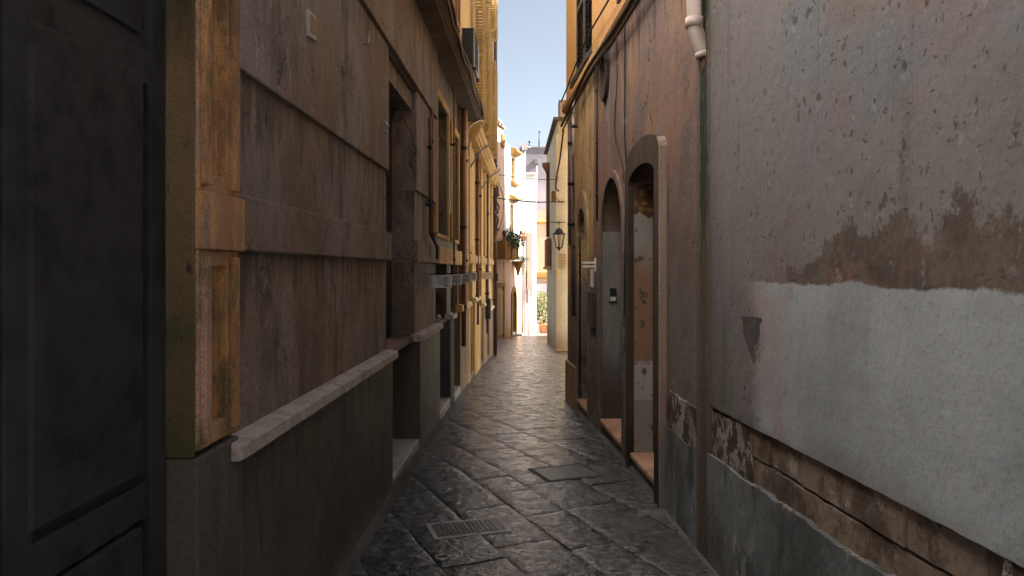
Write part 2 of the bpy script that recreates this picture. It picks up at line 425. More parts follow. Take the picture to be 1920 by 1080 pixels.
def flaky():
    m = Mat('flaking_limewash', .85, .2)
    n = m.noise(13, 9, .7, (1, 1, .8), (1, 2, 6))
    c = m.mix((.31, .27, .23), (.20, .17, .145), m.sm(m.noise(4, 5, .6), .4, .6))
    k = m.sm(n, .485, .515)
    c = m.mix(c, (.06, .046, .036), k)
    m.bump(k, -.9, .008); m.bump(m.noise(50, 4, .6), .4, .004)
    return m.done(c)

def cement():
    m = Mat('damp_cement', .7, .3)
    c = m.mix((0.165, 0.1766, 0.1872), (0.0802, 0.08593, 0.08855), m.sm(m.noise(2.2, 7, .62, (1, 1, .7)), .4, .6))
    c = m.mix(c, (0.3896, 0.4058, 0.425), m.mul(m.sm(m.noise(5, 8, .7, (1, 1, .6), (3, 2, 1)), .55, .68), .75))
    c = m.mix(c, (0.05041, 0.04774, 0.04048), m.mul(m.sm(m.noise(6, 7, .65, (1, 1, .25), (9, 2, 1)), .53, .66), .8))
    c = m.mix(c, (0.126, 0.1146, 0.06578), m.mul(m.sm(m.noise(4, 7, .65, (1, 1, .3), (1, 6, 4)), .56, .66), .8))
    m.bump(m.noise(7, 8, .66), .7, .02); m.bump(m.noise(45, 4, .6), .4, .004)
    return m.done(c)

def pink_house():
    """R2: rust pink near, ochre yellow further on; grey washed and damp towards the pavement"""
    m = Mat('rust_pink_stucco', .82, .25)
    p = m.mix((0.2401, 0.1343, 0.103), (0.1893, 0.1227, 0.107), m.sm(m.noise(1.3, 6, .62, (1, 1, .6), (1, 2, 3)), .4, .62))
    p = m.mix(p, (0.2671, 0.1575, 0.087), m.mul(m.sm(m.noise(1.5, 6, .65, (1, 1, .5), (6, 2, 3)), .52, .65), .75))
    p = m.mix(p, (0.1466, 0.1112, 0.09961), m.mul(m.sm(m.noise(3.5, 6, .65, (1, 1, .3), (2, 6, 3)), .52, .68), .7))
    y = m.mix((0.4224, 0.2814, 0.1404), (0.3401, 0.2148, 0.113), m.sm(m.noise(1.6, 6, .62, (1, 1, .5), (5, 2, 3)), .4, .62))
    y = m.mix(y, (0.2659, 0.1485, 0.07798), m.mul(m.sm(m.noise(4, 6, .65, (1, 1, .15), (2, 2, 8)), .54, .68), .7))
    yy = m.add(m.Y, m.mul(m.sub(m.noise(4, 6, .65, (1, 1, .35)), .5), .22))
    y = m.mix(y, (0.529, 0.345, 0.1552), .5)
    c = m.mix(p, y, m.sm(yy, 7.86, 7.92))
    gz = m.add(m.Z, m.mul(m.sub(m.noise(2.8, 8, .66, (1, 1, .45), (4, 4, 4)), .5), 1.3))
    c = m.mix(c, (0.1584, 0.1388, 0.1271), m.sm(gz, 1.25, 1.75, .95, 0))
    c = m.mix(c, (0.07819, 0.06251, 0.05077), m.mul(m.sm(gz, .45, .95, 1, 0), m.sm(m.noise(6, 8, .68, (1, 1, .5)), .4, .6)))
    c = m.mix(c, (0.1207, 0.0943, 0.08625), m.mul(m.sm(m.noise(2.1, 8, .7, (1, 1, .55), (8, 1, 4)), .48, .62), .65))
    c = m.mix(c, (0.2127, 0.1955, 0.1932), m.mul(m.mul(m.sm(m.noise(2.6, 7, .68, (1, 1, .4), (1, 7, 2)), .52, .64), m.sm(m.Y, 7.9, 8.1, 1, .15)), .6))
    c = m.mix(c, (0.05175, 0.03795, 0.0322), m.mul(m.drips((3.70,), .9, 8, (2, 2, 1)), .75))
    ck = m.crack(1.3, .012, (9, 2, 1), (.46, .56))
    c = m.mix(c, (0.04025, 0.0299, 0.0253), m.mul(ck, .85)); m.bump(ck, -.7, .006)
    pt = m.sm(m.noise(24, 5, .62, (1, 1, .6), (4, 4, 1)), .645, .675)
    c = m.mix(c, (0.046, 0.0345, 0.0299), m.mul(pt, .75)); m.bump(pt, -.8, .006)
    f = m.noise(48, 4, .62)
    c = m.mix(c, (0.04503, 0.02937, 0.0231), m.sm(f, .52, .74, 0, .55))
    m.bump(m.noise(3, 6, .6), .5, .04); m.bump(m.noise(15, 7, .66), .6, .012); m.bump(f, .5, .005)
    return m.done(c)

def jamb_paint():
    m = Mat('layered_jamb_paint', .8, .25)
    n = m.mul(m.sub(m.noise(9, 7, .65), .5), .26); z = m.add(m.Z, n)
    c = m.mix((.30, .26, .235), (.29, .165, .105), m.sm(z, .80, .83))
    c = m.mix(c, (.30, .265, .245), m.sm(z, 1.50, 1.85))
    br = m.voro(16, (1, 1, 1.5))
    c = m.mix(c, m.mix((.20, .13, .05), (.10, .045, .025), m.sm(br, .25, .5)), m.sm(z, 2.035, 2.05))
    c = m.mix(c, (.42, .39, .36), m.mul(m.mul(m.sm(m.Z, .55, .56), m.sm(m.Z, .86, .87, 1, 0)), m.sm(m.noise(11, 8, .7, off=(2, 2, 2)), .57, .54)))
    c = m.mix(c, (.07, .045, .035), m.mul(m.sm(m.noise(8, 8, .72, off=(5, 2, 7)), .56, .62), .85))
    m.bump(m.noise(14, 7, .66), .6, .012); m.bump(m.noise(60, 3, .6), .4, .004)
    return m.done(c)

def moss():
    m = Mat('mossy_channel', .9, .15)
    z = m.add(m.Z, m.mul(m.sub(m.noise(5, 7, .65, (1, 1, .3)), .5), 1.0))
    c = m.mix((.10, .078, .058), (.03, .038, .028), m.sm(z, 1.3, 2.2))
    c = m.mix(c, (.13, .12, .09), m.mul(m.sm(m.noise(18, 7, .7, (1, 1, .3)), .55, .7), .6))
    e = m.add(m.math('ABSOLUTE', m.sub(m.Y, 4.125)), m.mul(m.sub(m.noise(7, 8, .74, (1, 1, .35), (3, 3, 6)), .5), .22))
    c = m.mix(c, m.mix((.115, .088, .068), (.15, .125, .11), m.noise(6, 6, .7)), m.sm(e, .04, .08))
    m.bump(m.noise(22, 7, .7), .9, .012)
    return m.done(c)

def paving():
    m = Mat('worn_basalt_paving', .4, .75)
    a = m.n.new('ShaderNodeAttribute'); a.attribute_name = 'tone'
    t = a.outputs['Fac']
    c = m.mix((.037, .041, .047), (.088, .097, .107), t)
    b = m.noise(5, 7, .65)
    c = m.mix(c, (0.0312, 0.0324, 0.0324), m.sm(b, .48, .68, 0, .7))
    c = m.mix(c, (0.18, 0.174, 0.1656), m.mul(m.sm(m.noise(11, 8, .7, off=(3, 3, 3)), .6, .72), .55))
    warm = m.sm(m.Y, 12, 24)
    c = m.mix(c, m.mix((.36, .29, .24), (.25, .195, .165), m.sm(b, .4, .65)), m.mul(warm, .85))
    pk = m.noise(23, 3, .6, (.75, 1.0, 1), dist=.6)          # pecked chisel marks
    pk2 = m.noise(75, 3, .6, (1, 1, 1))
    worn = m.sm(m.noise(1.6, 4, .6, off=(2, 7, 1)), .38, .58)
    c = m.mix(c, (.25, .26, .272), m.mul(m.mul(m.sm(pk, .54, .62), worn), .62))  # pale worn tops: highlights on the pecks put into the colour
    c = m.mix(c, (.016, .017, .018), m.mul(m.sm(pk, .40, .47, 1, 0), .6))  # hollows between the pecks darkened, shade put into the colour
    r = m.sm(m.noise(7, 7, .65, off=(8, 1, 1)), .35, .7, .17, .40)
    m.bump(b, .2, .012); m.bump(pk, .75, .015); m.bump(pk2, .4, .004)
    return m.done(c, r)

def joint_mat():
    m = Mat('joint_mortar', .85, .2)
    c = m.mix((0.0936, 0.0975, 0.1034), (0.0576, 0.06, 0.0636), m.sm(m.noise(2.5, 6, .65), .45, .62))
    m.bump(m.noise(30, 5, .6), .6, .006)
    return m.done(c)

M = dict(
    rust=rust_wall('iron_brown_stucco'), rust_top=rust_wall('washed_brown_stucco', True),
    trim=ochre_trim(), plinth=dark_plinth(), sill=sill_mat(),
    rplaster=right_plaster(), band=band_stone(), flaky=flaky(), cement=cement(), pink=pink_house(), jamb=jamb_paint(), moss=moss(),
    paving=paving(), joint=joint_mat(),
    greyjamb=stucco('grey_jamb_plaster', (.26, .245, .23), (.18, .165, .155), (.12, .10, .09), None, .6, (.55, .25), (.07, .052, .042), seed=3),
    greypilaster=stucco('weathered_grey_stone', (.15, .145, .135), (.10, .097, .09), (.07, .065, .06), (.2, .19, .185), .6, bs=.5, seed=5),
    darkreveal=stucco('dark_grey_reveal', (.2, .185, .17), (.085, .075, .068), (.05, .045, .04), None, .6, bs=.4, seed=6),  # mottled dark grey for the first lintel
    surround=stucco('brown_door_surround', (.085, .058, .046), (.062, .044, .036), (.04, .03, .026), None, .6, (.35, .2), seed=8),
    palepink=stucco('pale_edge_stone', (.42, .33, .27), (.34, .24, .19), (.24, .16, .13), None, .5, (.5, .25), (.2, .17, .15), seed=9),
    ochre=stucco('ochre_stucco', (.80, .58, .27), (.72, .49, .21), (.52, .33, .13), None, .6, (.0, .8), (.20, .11, .05), seed=1),
    ochre_b=stucco('beige_block_stucco', (.46, .34, .21), (.38, .26, .15), (.25, .15, .08), None, .5, (.1, .6), (.16, .095, .06), seed=2),
    brownwall=stucco('brown_lower_wall', (.36, .26, .17), (.26, .18, .12), (.17, .115, .08), (.28, .2, .12), .6, seed=12),
    orange=stucco('orange_upper_stucco', (.50, .25, .10), (.46, .29, .11), (.32, .16, .07), None, .6, seed=13),
    corn=stucco('grey_brown_cornice', (.19, .15, .115), (.13, .10, .08), (.08, .065, .05), (.24, .17, .10), .6, bs=.7, seed=14),
    corn_y=stucco('ochre_cornice', (.72, .50, .23), (.58, .38, .16), (.38, .24, .10), None, .6, bs=.6, seed=15),
    cream=stucco('cream_stucco', (.80, .67, .45), (.74, .60, .39), (.56, .43, .28), None, .5, (-.4, .5), (.33, .2, .1), bs=.3, seed=16),
    pinkfar=stucco('pale_pink_stucco', (.68, .51, .42), (.62, .45, .36), (.5, .34, .25), None, .35, (-1.1, .5), (.45, .26, .11), bs=.25, seed=17),
    white=stucco('white_limewash', (.82, .80, .76), (.76, .73, .68), (.66, .6, .52), None, .3, bs=.25, seed=18),
    lav=stucco('lavender_stucco', (.27, .24, .265), (.25, .22, .245), (.21, .18, .2), None, .3, bs=.2, seed=19),
    far_beige=stucco('beige_far_stucco', (.36, .26, .19), (.32, .22, .155), (.25, .165, .11), None, .4, bs=.25, seed=20),
    ochrefar=stucco('deep_ochre_trim', (.34, .2, .06), (.27, .15, .045), (.19, .1, .035), None, .5, bs=.3, seed=21),
    blackwood=plain('black_painted_wood', (0.040, 0.042, 0.044), .8, 0, .3, 9, .25, .12),
    darkwood=plain('dark_door_wood', (0.032, 0.030, 0.027), .5, 0, .3, 9, .3),
    tealwood=plain('dark_green_wood', (0.027, 0.042, 0.037), .5, 0, .3, 9, .3),
    brownwood=plain('brown_door_wood', (.05, .036, .028), .6, 0, .3, 9, .3),
    ochredoor=plain('ochre_door_wood', (.44, .27, .08), .6, 0, .25, 9, .3),
    greyshut=plain('charcoal_shutter_paint', (.035, .037, .04), .5, 0, .3, 9, .2),
    yshut=plain('yellow_shutter_paint', (.50, .36, .16), .6, 0, .2, 9, .2),
    bshut=plain('brown_shutter_paint', (.26, .12, .05), .6, 0, .25, 9, .2),
    glass=plain('dark_window_glass', (.02, .022, .026), .08, 0, .1, 4, .03, .6),
    stepwhite=plain('pale_marble_step', (.38, .37, .36), .5, 0, .2, 14, .3),
    steppink=plain('worn_pink_step', (.42, .24, .17), .55, 0, .3, 10, .5),
    iron=plain('dark_wrought_iron', (.022, .018, .016), .5, .2, .3, 30, .3),
    rustpipe=plain('rust_brown_pipe', (.14, .055, .035), .6, .1, .4, 16, .4),
    darkpipe=plain('purple_brown_pipe', (.085, .055, .05), .55, .1, .3, 14, .3),
    copperpipe=plain('red_brown_copper_pipe', (.24, .09, .04), .5, .2, .3, 14, .3),
    creampipe=plain('cream_pipe_paint', (.60, .48, .32), .5, 0, .2, 14, .2),
    greypipe=plain('grey_zinc_pipe', (.42, .38, .38), .5, .2, .2, 14, .2),
    pvc=plain('pink_white_pvc', (.56, .46, .42), .45, 0, .18, 16, .2),
    cable=plain('black_cable_rubber', (.02, .017, .015), .6, 0, .2, 30, .1),
    tancable=plain('tan_painted_cable', (.34, .21, .10), .6, 0, .25, 30, .1),
    plate=plain('grey_enamel_plate', (.60, .62, .64), .45, 0, .2, 30, .15),
    plate_b=plain('beige_enamel_plate', (.62, .53, .42), .45, 0, .2, 30, .15),
    rim=plain('white_plate_rim', (.75, .74, .71), .5, 0, .1, 30, .1),
    ink=plain('black_ink', (.012, .012, .012), .5, 0, .1, 30, 0),
    acbody=plain('grey_unit_casing', (.19, .19, .195), .5, .1, .2, 14, .1),
    acdark=plain('dark_unit_grille', (.012, .012, .014), .6, 0, .2, 30, .1),
    steel=plain('brushed_steel', (.5, .5, .5), .35, .8, .15, 40, .05),
    terracotta=plain('terracotta', (.42, .19, .09), .8, 0, .25, 12, .3),
    rooftile=plain('weathered_roof_tile', (.16, .11, .08), .85, 0, .4, 9, .5),
    bark=plain('brown_bark', (.10, .065, .04), .9, 0, .3, 20, .5),
    lampglass=plain('clear_lamp_glass', (.35, .28, .18), .1, 0, .1, 4, 0, .6),
    whitepaint=plain('white_gloss_paint', (.78, .77, .75), .4, 0, .1, 20, .05),
    whiteflake=plain('flaking_white_paint', (.42, .40, .38), .7, 0, .35, 16, .4),
    castiron=plain('worn_cast_iron', (.13, .13, .13), .4, .3, .3, 25, .35),
)
def leafmat(name, a, b):
    m = Mat(name, .5, .35)
    c = m.mix(a, b, m.sm(m.noise(7, 3, .6), .35, .65))
    m.b.inputs['Subsurface Weight'].default_value = 0
    return m.done(c)
M['mossstone'] = stucco('mossy_reveal_stone', (.19, .13, .075), (.10, .07, .042), (.045, .034, .022), (.065, .075, .036), .95, (1.35, .8), (.05, .05, .026), bs=1.0, seed=36, fine=130, pits=.9)
M['bouncegrey'] = stucco('grey_bounce_stucco', (.62, .61, .60), (.57, .56, .55), None, None, .3, bs=.3, seed=33)
M['leaf'] = leafmat('deep_green_leaf', (.035, .085, .04), (.09, .15, .06))
M['leaf_o'] = leafmat('olive_leaf', (.10, .13, .045), (.24, .24, .11))
M['leaf_r'] = leafmat('russet_leaf', (.22, .12, .07), (.16, .10, .05))

# ------------------------------------------------------------------ ground
prof_y = [-400, -60, -20, -8] + [i*.5 for i in range(-12, 93)] + [60, 120, 500]
mb = MB(); xs = [-400, -40, -6, -2, -1, 0, 1, 2, 6, 40, 400]
vs = [(x, y, G(y)-.011) for y in prof_y for x in xs]; nx = len(xs)
mb.add(vs, [(j*nx+i, j*nx+i+1, (j+1)*nx+i+1, (j+1)*nx+i) for j in range(len(prof_y)-1) for i in range(nx-1)])
structure(mb.build('ground', M['joint']))
structure(MB().box(W, -14, 16, -15.9, -1.5, -.2, .012).build('unseen_bounce_paving', bounce_stone()))  # unseen pale floor added behind the camera to bounce sun into the lane

# paving: slabs in courses laid askew to the lane, each one slightly tipped and worn
def make_paving():
    rng = random.Random(3); th = rad(-66)
    ux, uy = math.cos(th), math.sin(th); vx, vy = -uy, ux
    vs, fs, tone, smooth = [], [], [], []
    v0 = -4.0
    while v0 < 26:
        hgt = rng.choice((.30, .34, .38, .44))
        u0 = -48 + rng.random()
        while u0 < 4:
            L = rng.uniform(.38, .85)
            cx, cy = ux*(u0+L/2)+vx*(v0+hgt/2), uy*(u0+L/2)+vy*(v0+hgt/2)
            lim = (-1.3, 1.8) if cy < 10 else (-1.4, 4.5)
            if lim[0]-.3 < cx < lim[1]+.3 and -1.2 < cy < 45:
                near = cy < 12
                nu, nv = (9, 6) if near else (3, 2)
                g = .0015 + rng.random()*.003
                tu, tv, dz = rng.gauss(0, .0035), rng.gauss(0, .0035), rng.gauss(0, .001)
                t = min(1, max(0, rng.gauss(.38, .24)))
                sd = rng.random()*100
                b = len(vs)
                us = [g, g+.012] + [g+.012+(L-2*g-.024)*(i+1)/(nu+1) for i in range(nu)] + [L-g-.012, L-g]
                ws = [g, g+.012] + [g+.012+(hgt-2*g-.024)*(i+1)/(nv+1) for i in range(nv)] + [hgt-g-.012, hgt-g]
                for jj, q in enumerate(ws):
                    for ii, p in enumerate(us):
                        wob = .006*mnoise.noise(Vector((p*4, q*4, sd)))
                        pp, qq = u0+p+.010*mnoise.noise(Vector((q*5, sd, 1))), v0+q+.010*mnoise.noise(Vector((p*5, sd, 2)))
                        x, y = ux*pp+vx*qq, uy*pp+vy*qq
                        rimd = -.003 if ii in (0, len(us)-1) or jj in (0, len(ws)-1) else 0
                        vs.append((x, y, G(y) + dz + (p-L/2)*tu + (q-hgt/2)*tv + wob*.6 + rimd
                                   + (.003*mnoise.noise(Vector((x*16, y*16, 3))) if near else 0)))
                        tone.append(t)
                n = len(us)
                for jj in range(len(ws)-1):
                    for ii in range(n-1):
                        a = b+jj*n+ii; fs.append((a, a+1, a+n+1, a+n))
            u0 += L
        v0 += hgt
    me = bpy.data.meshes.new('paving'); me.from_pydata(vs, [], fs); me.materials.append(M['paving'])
    at = me.attributes.new('tone', 'FLOAT', 'POINT'); at.data.foreach_set('value', tone)
    me.polygons.foreach_set('use_smooth', [True]*len(fs))
    o = bpy.data.objects.new('paving', me); COL.objects.link(o); structure(o)
make_paving()

# cement fillets where the paving meets the house walls
def fillet(F, a0, a1, wd, ht, seed):
    mb = MB(); n = int((a1-a0)/.06); vs = []
    for i in range(n+1):
        a = a0+(a1-a0)*i/n; k = 1+.55*mnoise.noise(Vector((a*2.3, seed, 0)))+.25*mnoise.noise(Vector((a*9, seed, 4)))
        g = G(a)
        vs += [F(a, -.02, g+ht*k), F(a, .02*k, g+ht*.85*k), F(a, wd*k, g+.012), F(a, wd*k+.03, g-.02)]
    mb.add(vs, [(i*4+j, i*4+j+1, i*4+j+5, i*4+j+4) for i in range(n) for j in range(3)], True)
    return structure(mb.build('kerb_strip', M['sidecement']))
M['sidecement'] = stucco('pale_edge_cement', (0.119, 0.1176, 0.1155), (0.07, 0.07, 0.0686), None, (0.042, 0.0406, 0.0385), bs=.6, seed=23)
fillet(FL, -1, 19, .045, .035, 1)
fillet(FN, -1, 4.2, .03, .012, 2); fillet(FR, 4.2, 4.95, .03, .012, 4)
fillet(FR, 4.95, 10.1, .035, .03, 3)

# ------------------------------------------------------------------ doors, windows and other parts of houses
def panel_door(parent, F, a0, a1, z0, z1, d, mat, rows=(.3, .7), frame=.06, leafs=2, handle=True, thick=.04):
    """timber leaves with sunk panels; stiles and rails proud of the panels by 14 mm"""
    mb = MB(); mb.box(F, a0, a1, d-thick, d, z0, z1)
    n = leafs; wl = (a1-a0)/n; cuts = [0]+list(rows)+[1]
    for k in range(n):
        b0, b1 = a0+k*wl+.004, a0+(k+1)*wl-.004
        st = min(.09, wl*.18)
        mb.box(F, b0, b0+st, d-.01, d+.02, z0+.003, z1-.003); mb.box(F, b1-st, b1, d-.01, d+.02, z0+.003, z1-.003)
        for i, c in enumerate(cuts):
            zc = z0+(z1-z0)*c; lo, hi = zc-.05, zc+.05
            if i == 0: lo, hi = z0+.004, z0+.16
            if i == len(cuts)-1: lo, hi = z1-.10, z1-.004
            mb.box(F, b0+st+.001, b1-st-.001, d-.01, d+.018, lo, hi)
        for i in range(len(cuts)-1):
            lo = z0+(z1-z0)*cuts[i]+(.16 if i == 0 else .05); hi = z0+(z1-z0)*cuts[i+1]-(.10 if i == len(cuts)-2 else .05)
            if hi-lo > .12 and b1-b0 > 2*st+.1:
                mb.box(F, b0+st+.04, b1-st-.04, d-.01, d+.012, lo+.04, hi-.04)
    o = mb.build('door', mat, parent, .004)
    if handle:
        h = MB(); am = (a0+a1)/2+.05; zz = z0+1.02
        h.tube([F(am, d+.02, zz), F(am, d+.06, zz), F(am+.09, d+.062, zz)], .009, 8)
        h.build('handle', M['steel'], o)
    return o

def louvre_leaf(parent, F, a0, a1, z0, z1, d, mat, name='shutter', pitch=.055):
    mb = MB(); s = min(.05, (a1-a0)*.2); t = .035
    mb.box(F, a0, a0+s, d, d+t, z0, z1); mb.box(F, a1-s, a1, d, d+t, z0, z1)
    for zz in (z0, (z0+z1)/2-.03, z1-.06): mb.box(F, a0+s, a1-s, d+.001, d+t-.001, zz, zz+.06)
    z = z0+.075
    while z < z1-.09:
        vs = [F(a, dd, zq) for a in (a0+s, a1-s) for dd, zq in ((d+.004, z+.03), (d+.010, z+.034), (d+t-.002, z+.004), (d+t-.008, z))]
        mb.add(vs, [(0, 1, 2, 3), (4, 5, 6, 7), (0, 1, 5, 4), (1, 2, 6, 5), (2, 3, 7, 6), (3, 0, 4, 7)])
        z += pitch
    return mb.build(name, mat, parent)

def window(parent, F, a0, a1, z0, z1, d, fmat, cols=2, rows=3, gmat=None, sillm=None):
    mb = MB(); t = .05
    mb.box(F, a0, a0+t, d-.05, d, z0, z1); mb.box(F, a1-t, a1, d-.05, d, z0, z1)
    mb.box(F, a0+t, a1-t, d-.05, d-.001, z0, z0+t); mb.box(F, a0+t, a1-t, d-.05, d-.001, z1-t, z1)
    for i in range(1, cols):
        a = a0+(a1-a0)*i/cols; mb.box(F, a-.02, a+.02, d-.045, d-.003, z0+t, z1-t)
    for i in range(1, rows):
        z = z0+(z1-z0)*i/rows; mb.box(F, a0+t, a1-t, d-.044, d-.006, z-.015, z+.015)
    w_ = mb.build('window', fmat, parent)
    MB().box(F, a0+.02, a1-.02, d-.05, d-.035, z0+.02, z1-.02).build('pane', gmat or M['glass'], w_)
    if sillm: MB().box(F, a0-.06, a1+.06, d-.04, d+.16, z0-.06, z0-.002).build('sill', sillm, w_, .006)
    return w_

# ------------------------------------------------------------------ near left house
L1 = thing('brown_townhouse', 'dark iron brown stuccoed house with black double door and long grey sill along the left', 'house', (-1.2, 4, 0))
WD = -.05                                    # plane of the wall above the plinth
H1 = 10.0
D0, D1, DA, DB = (.85, 2.24), (5.38, 6.68), (8.15, 9.20), (9.66, 10.5)
m1 = MB(); m1.prism(FL, [(-.6, -.8), (-.6, H1), (11.8, H1), (11.8, -.8)], -4.5, -.32, back=True); m1.build('house_body', M['ochre'], L1)
# wall between plinth and first cornice, with the openings
holes = [rect(D1[0], D1[1], 1.001, 3.18), rect(DA[0], DA[1], 2.0, 3.5), rect(DB[0], DB[1], 2.0, 3.42), rect(DA[0], DA[1], 1.001, 1.66), rect(DB[0], DB[1], 1.001, 1.66)]
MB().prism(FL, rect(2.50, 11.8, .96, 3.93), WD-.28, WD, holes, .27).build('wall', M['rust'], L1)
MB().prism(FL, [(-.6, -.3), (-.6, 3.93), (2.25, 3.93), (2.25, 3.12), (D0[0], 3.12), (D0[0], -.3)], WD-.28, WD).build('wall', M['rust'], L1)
# upper, slightly prouder coats of stucco
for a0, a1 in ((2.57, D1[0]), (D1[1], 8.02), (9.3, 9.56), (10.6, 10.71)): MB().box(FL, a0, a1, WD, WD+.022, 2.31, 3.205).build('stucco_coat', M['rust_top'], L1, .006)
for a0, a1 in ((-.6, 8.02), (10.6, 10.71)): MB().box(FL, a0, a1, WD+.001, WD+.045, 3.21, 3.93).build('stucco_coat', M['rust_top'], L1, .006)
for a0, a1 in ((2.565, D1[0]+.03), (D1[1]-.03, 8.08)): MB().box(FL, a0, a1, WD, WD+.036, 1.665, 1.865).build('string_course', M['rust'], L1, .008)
MB().box(FL, 8.08, 11.8, WD+.001, WD+.06, 1.66, 1.85).build('string_course', M['corn_y'], L1, .008)
# plinths and sills between the openings
for a0, a1 in ((2.575, D1[0]-.005), (D1[1]+.01, DA[0])): MB().box(FL, a0, a1, -.33, 0, -.6, .955).build('plinth', M['plinth'], L1, .008)
m1 = MB(); m1.box(FL, DA[1], DB[0], -.33, 0, -.8, .97); m1.build('plinth', M['greypilaster'], L1, .008)
m1 = MB(); m1.box(FL, DB[1], 11.8, -.33, 0, -.9, 1.0); m1.build('plinth', M['brownwall'], L1, .008)
def rough_sill(a0, a1, mat, z=.957, t=.05):
    mb = MB(); n = int((a1-a0)/.09)+1; vs = []
    for i in range(n+1):
        a = a0+(a1-a0)*i/n; k = .005*mnoise.noise(Vector((a*9, 3, 1))); q = .003*mnoise.noise(Vector((a*7, 8, 1)))
        vs += [FL(a, WD-.02, z), FL(a, .022+k, z), FL(a, .036+k, z+.006), FL(a, .034+k, z+t+q), FL(a, -.01, z+t+.012+q), FL(a, WD-.02, z+t+.016)]
    fs = [(i*6+j, i*6+(j+1) % 6, i*6+6+(j+1) % 6, i*6+6+j) for i in range(n) for j in range(6)] + [tuple(range(6)), tuple(n*6+j for j in range(6))]
    return mb.add(vs, fs).build('sill', mat, L1)
rough_sill(2.50, D1[0]+.03, M['sill']); rough_sill(D1[1]-.05, DA[0]+.02, M['sill'])
rough_sill(DA[1]-.02, DB[0]+.02, M['sill'], .975, .06); rough_sill(DB[1]-.02, 11.8, M['corn_y'], 1.003, .09)
# first carved pier beside the black door
def carved_pier(parent):
    a0, a1 = 2.25, 2.56
    base = MB(); base.box(FL, a0, a1+.01, -.33, -.006, -.3, 1.03); base.build('pier_base', M['greypilaster'], parent, .008)
    mb = MB(); mb.box(FL, a0, a1, -.33, -.075, 1.032, 5)
    for z0, z1 in ((1.05, 1.66), (1.84, 3.9)):
        mb.box(FL, a0, a0+.085, -.08, -.004, z0, z1); mb.box(FL, a1-.085, a1, -.08, -.008, z0, z1)
        mb.box(FL, a0+.0851, a1-.0851, -.08, -.006, z0, z0+.06); mb.box(FL, a0+.0851, a1-.0851, -.08, -.006, z1-.05, z1)
        mb.box(FL, a0+.018, a0+.062, -.01, .012, z0+.02, z1-.02); mb.box(FL, a1-.066, a1-.022, -.01, .010, z0+.02, z1-.02)
        mb.box(FL, a0+.0852, a0+.103, -.08, -.04, z0+.06, z1-.05); mb.box(FL, a1-.103, a1-.0852, -.08, -.04, z0+.06, z1-.05)
    mb.box(FL, a0-.002, a1+.003, -.08, .018, 1.661, 1.839)
    MB().box(FL, a0-.012, a0-.0005, -.32, -.012, 1.034, 3.1).build('pier_reveal', M['mossstone'], parent, .004)
    return mb.build('pier', M['trim'], parent, .005)
carved_pier(L1)
dr = panel_door(L1, FL, D0[0], D0[1], 0.02, 3.1, -.115, M['blackwood'], (.30, .70), leafs=2, handle=False)
pb = MB()
for z0, z1 in ((.30, .88), (1.02, 2.15)): pb.box(FL, 1.62, 2.10, -.12, -.088, z0, z1)
pb.build('raised_panel', M['blackwood'], dr, .012)
MB().box(FL, D0[0], D0[1], -.28, -.03, 3.12, 3.2).build('lintel', M['darkreveal'], L1)
# tall doorway with deep reveal
MB().box(FL, D1[1]-.004, D1[1]+.002, -.31, -.012, .0, .99).build('jamb', M['greypilaster'], L1)
MB().box(FL, D1[0], D1[1]-.004, WD-.25, WD-.02, 3.02, 3.178).build('lintel', M['rust'], L1)
panel_door(L1, FL, D1[0], D1[1]-.005, .10, 3.02, WD-.22, M['darkwood'], (.28, .72))
def step(parent, F, a0, a1, d0, d1, gz, h, mat):
    return MB().box(F, a0, a1, d0, d1, gz-.3, gz+h).build('doorstep', mat, parent, .008)
step(L1, FL, D1[0]+.001, D1[1]-.001, -.3, -.004, 0, .085, M['stepwhite'])
for (a0, a1), top in ((DA, 3.5), (DB, 3.42)):
    g = G((a0+a1)/2)
    step(L1, FL, a0+.001, a1-.001, -.3, -.004, g, .13, M['stepwhite'])
    panel_door(L1, FL, a0, a1, g+.13, 1.66, WD-.20, M['darkwood'], (.5,), leafs=1)
    window(L1, FL, a0+.02, a1-.02, 2.02, top-.02, WD-.16, M['tealwood'], 2, 3)
    MB().box(FL, a0-.03, a1+.03, WD-.26, WD+.03, 1.951, 2.0).build('sill', M['corn_y'], L1, .006)
    j = MB(); j.box(FL, a0-.085, a0-.001, WD, WD+.03, 2.001, top+.09); j.box(FL, a1+.001, a1+.085, WD, WD+.03, 2.001, top+.09); j.box(FL, a0, a1, WD, WD+.028, top+.001, top+.09)
    j.build('window_surround', M['corn_y'], L1, .006)
# strip of pale rusticated blocks at the far end of the house
mb = MB(); z = 1.86; k = 0
while z < 3.9:
    mb.box(FL, 10.72, 11.78, WD+.023, WD+.06, z+.006, min(z+.40, 3.92)); z += .412; k += 1
mb.box(FL, 10.72, 11.78, WD+.001, WD+.05, 1.02, 1.655)
mb.build('quoin_blocks', M['ochre_b'], L1, .01)
# main cornice: deep soffit with mouldings, running over the doors
corn = [(WD-.2, 3.935), (.165, 3.935), (.17, 3.95), (.195, 3.958), (.195, 3.978), (.22, 3.988), (.22, 4.005), (.24, 4.015), (.24, 4.055), (.12, 4.085), (WD-.2, 4.1)]
MB().profile(FL, -.6, 11.85, corn).build('cornice', M['corn'], L1, .006)
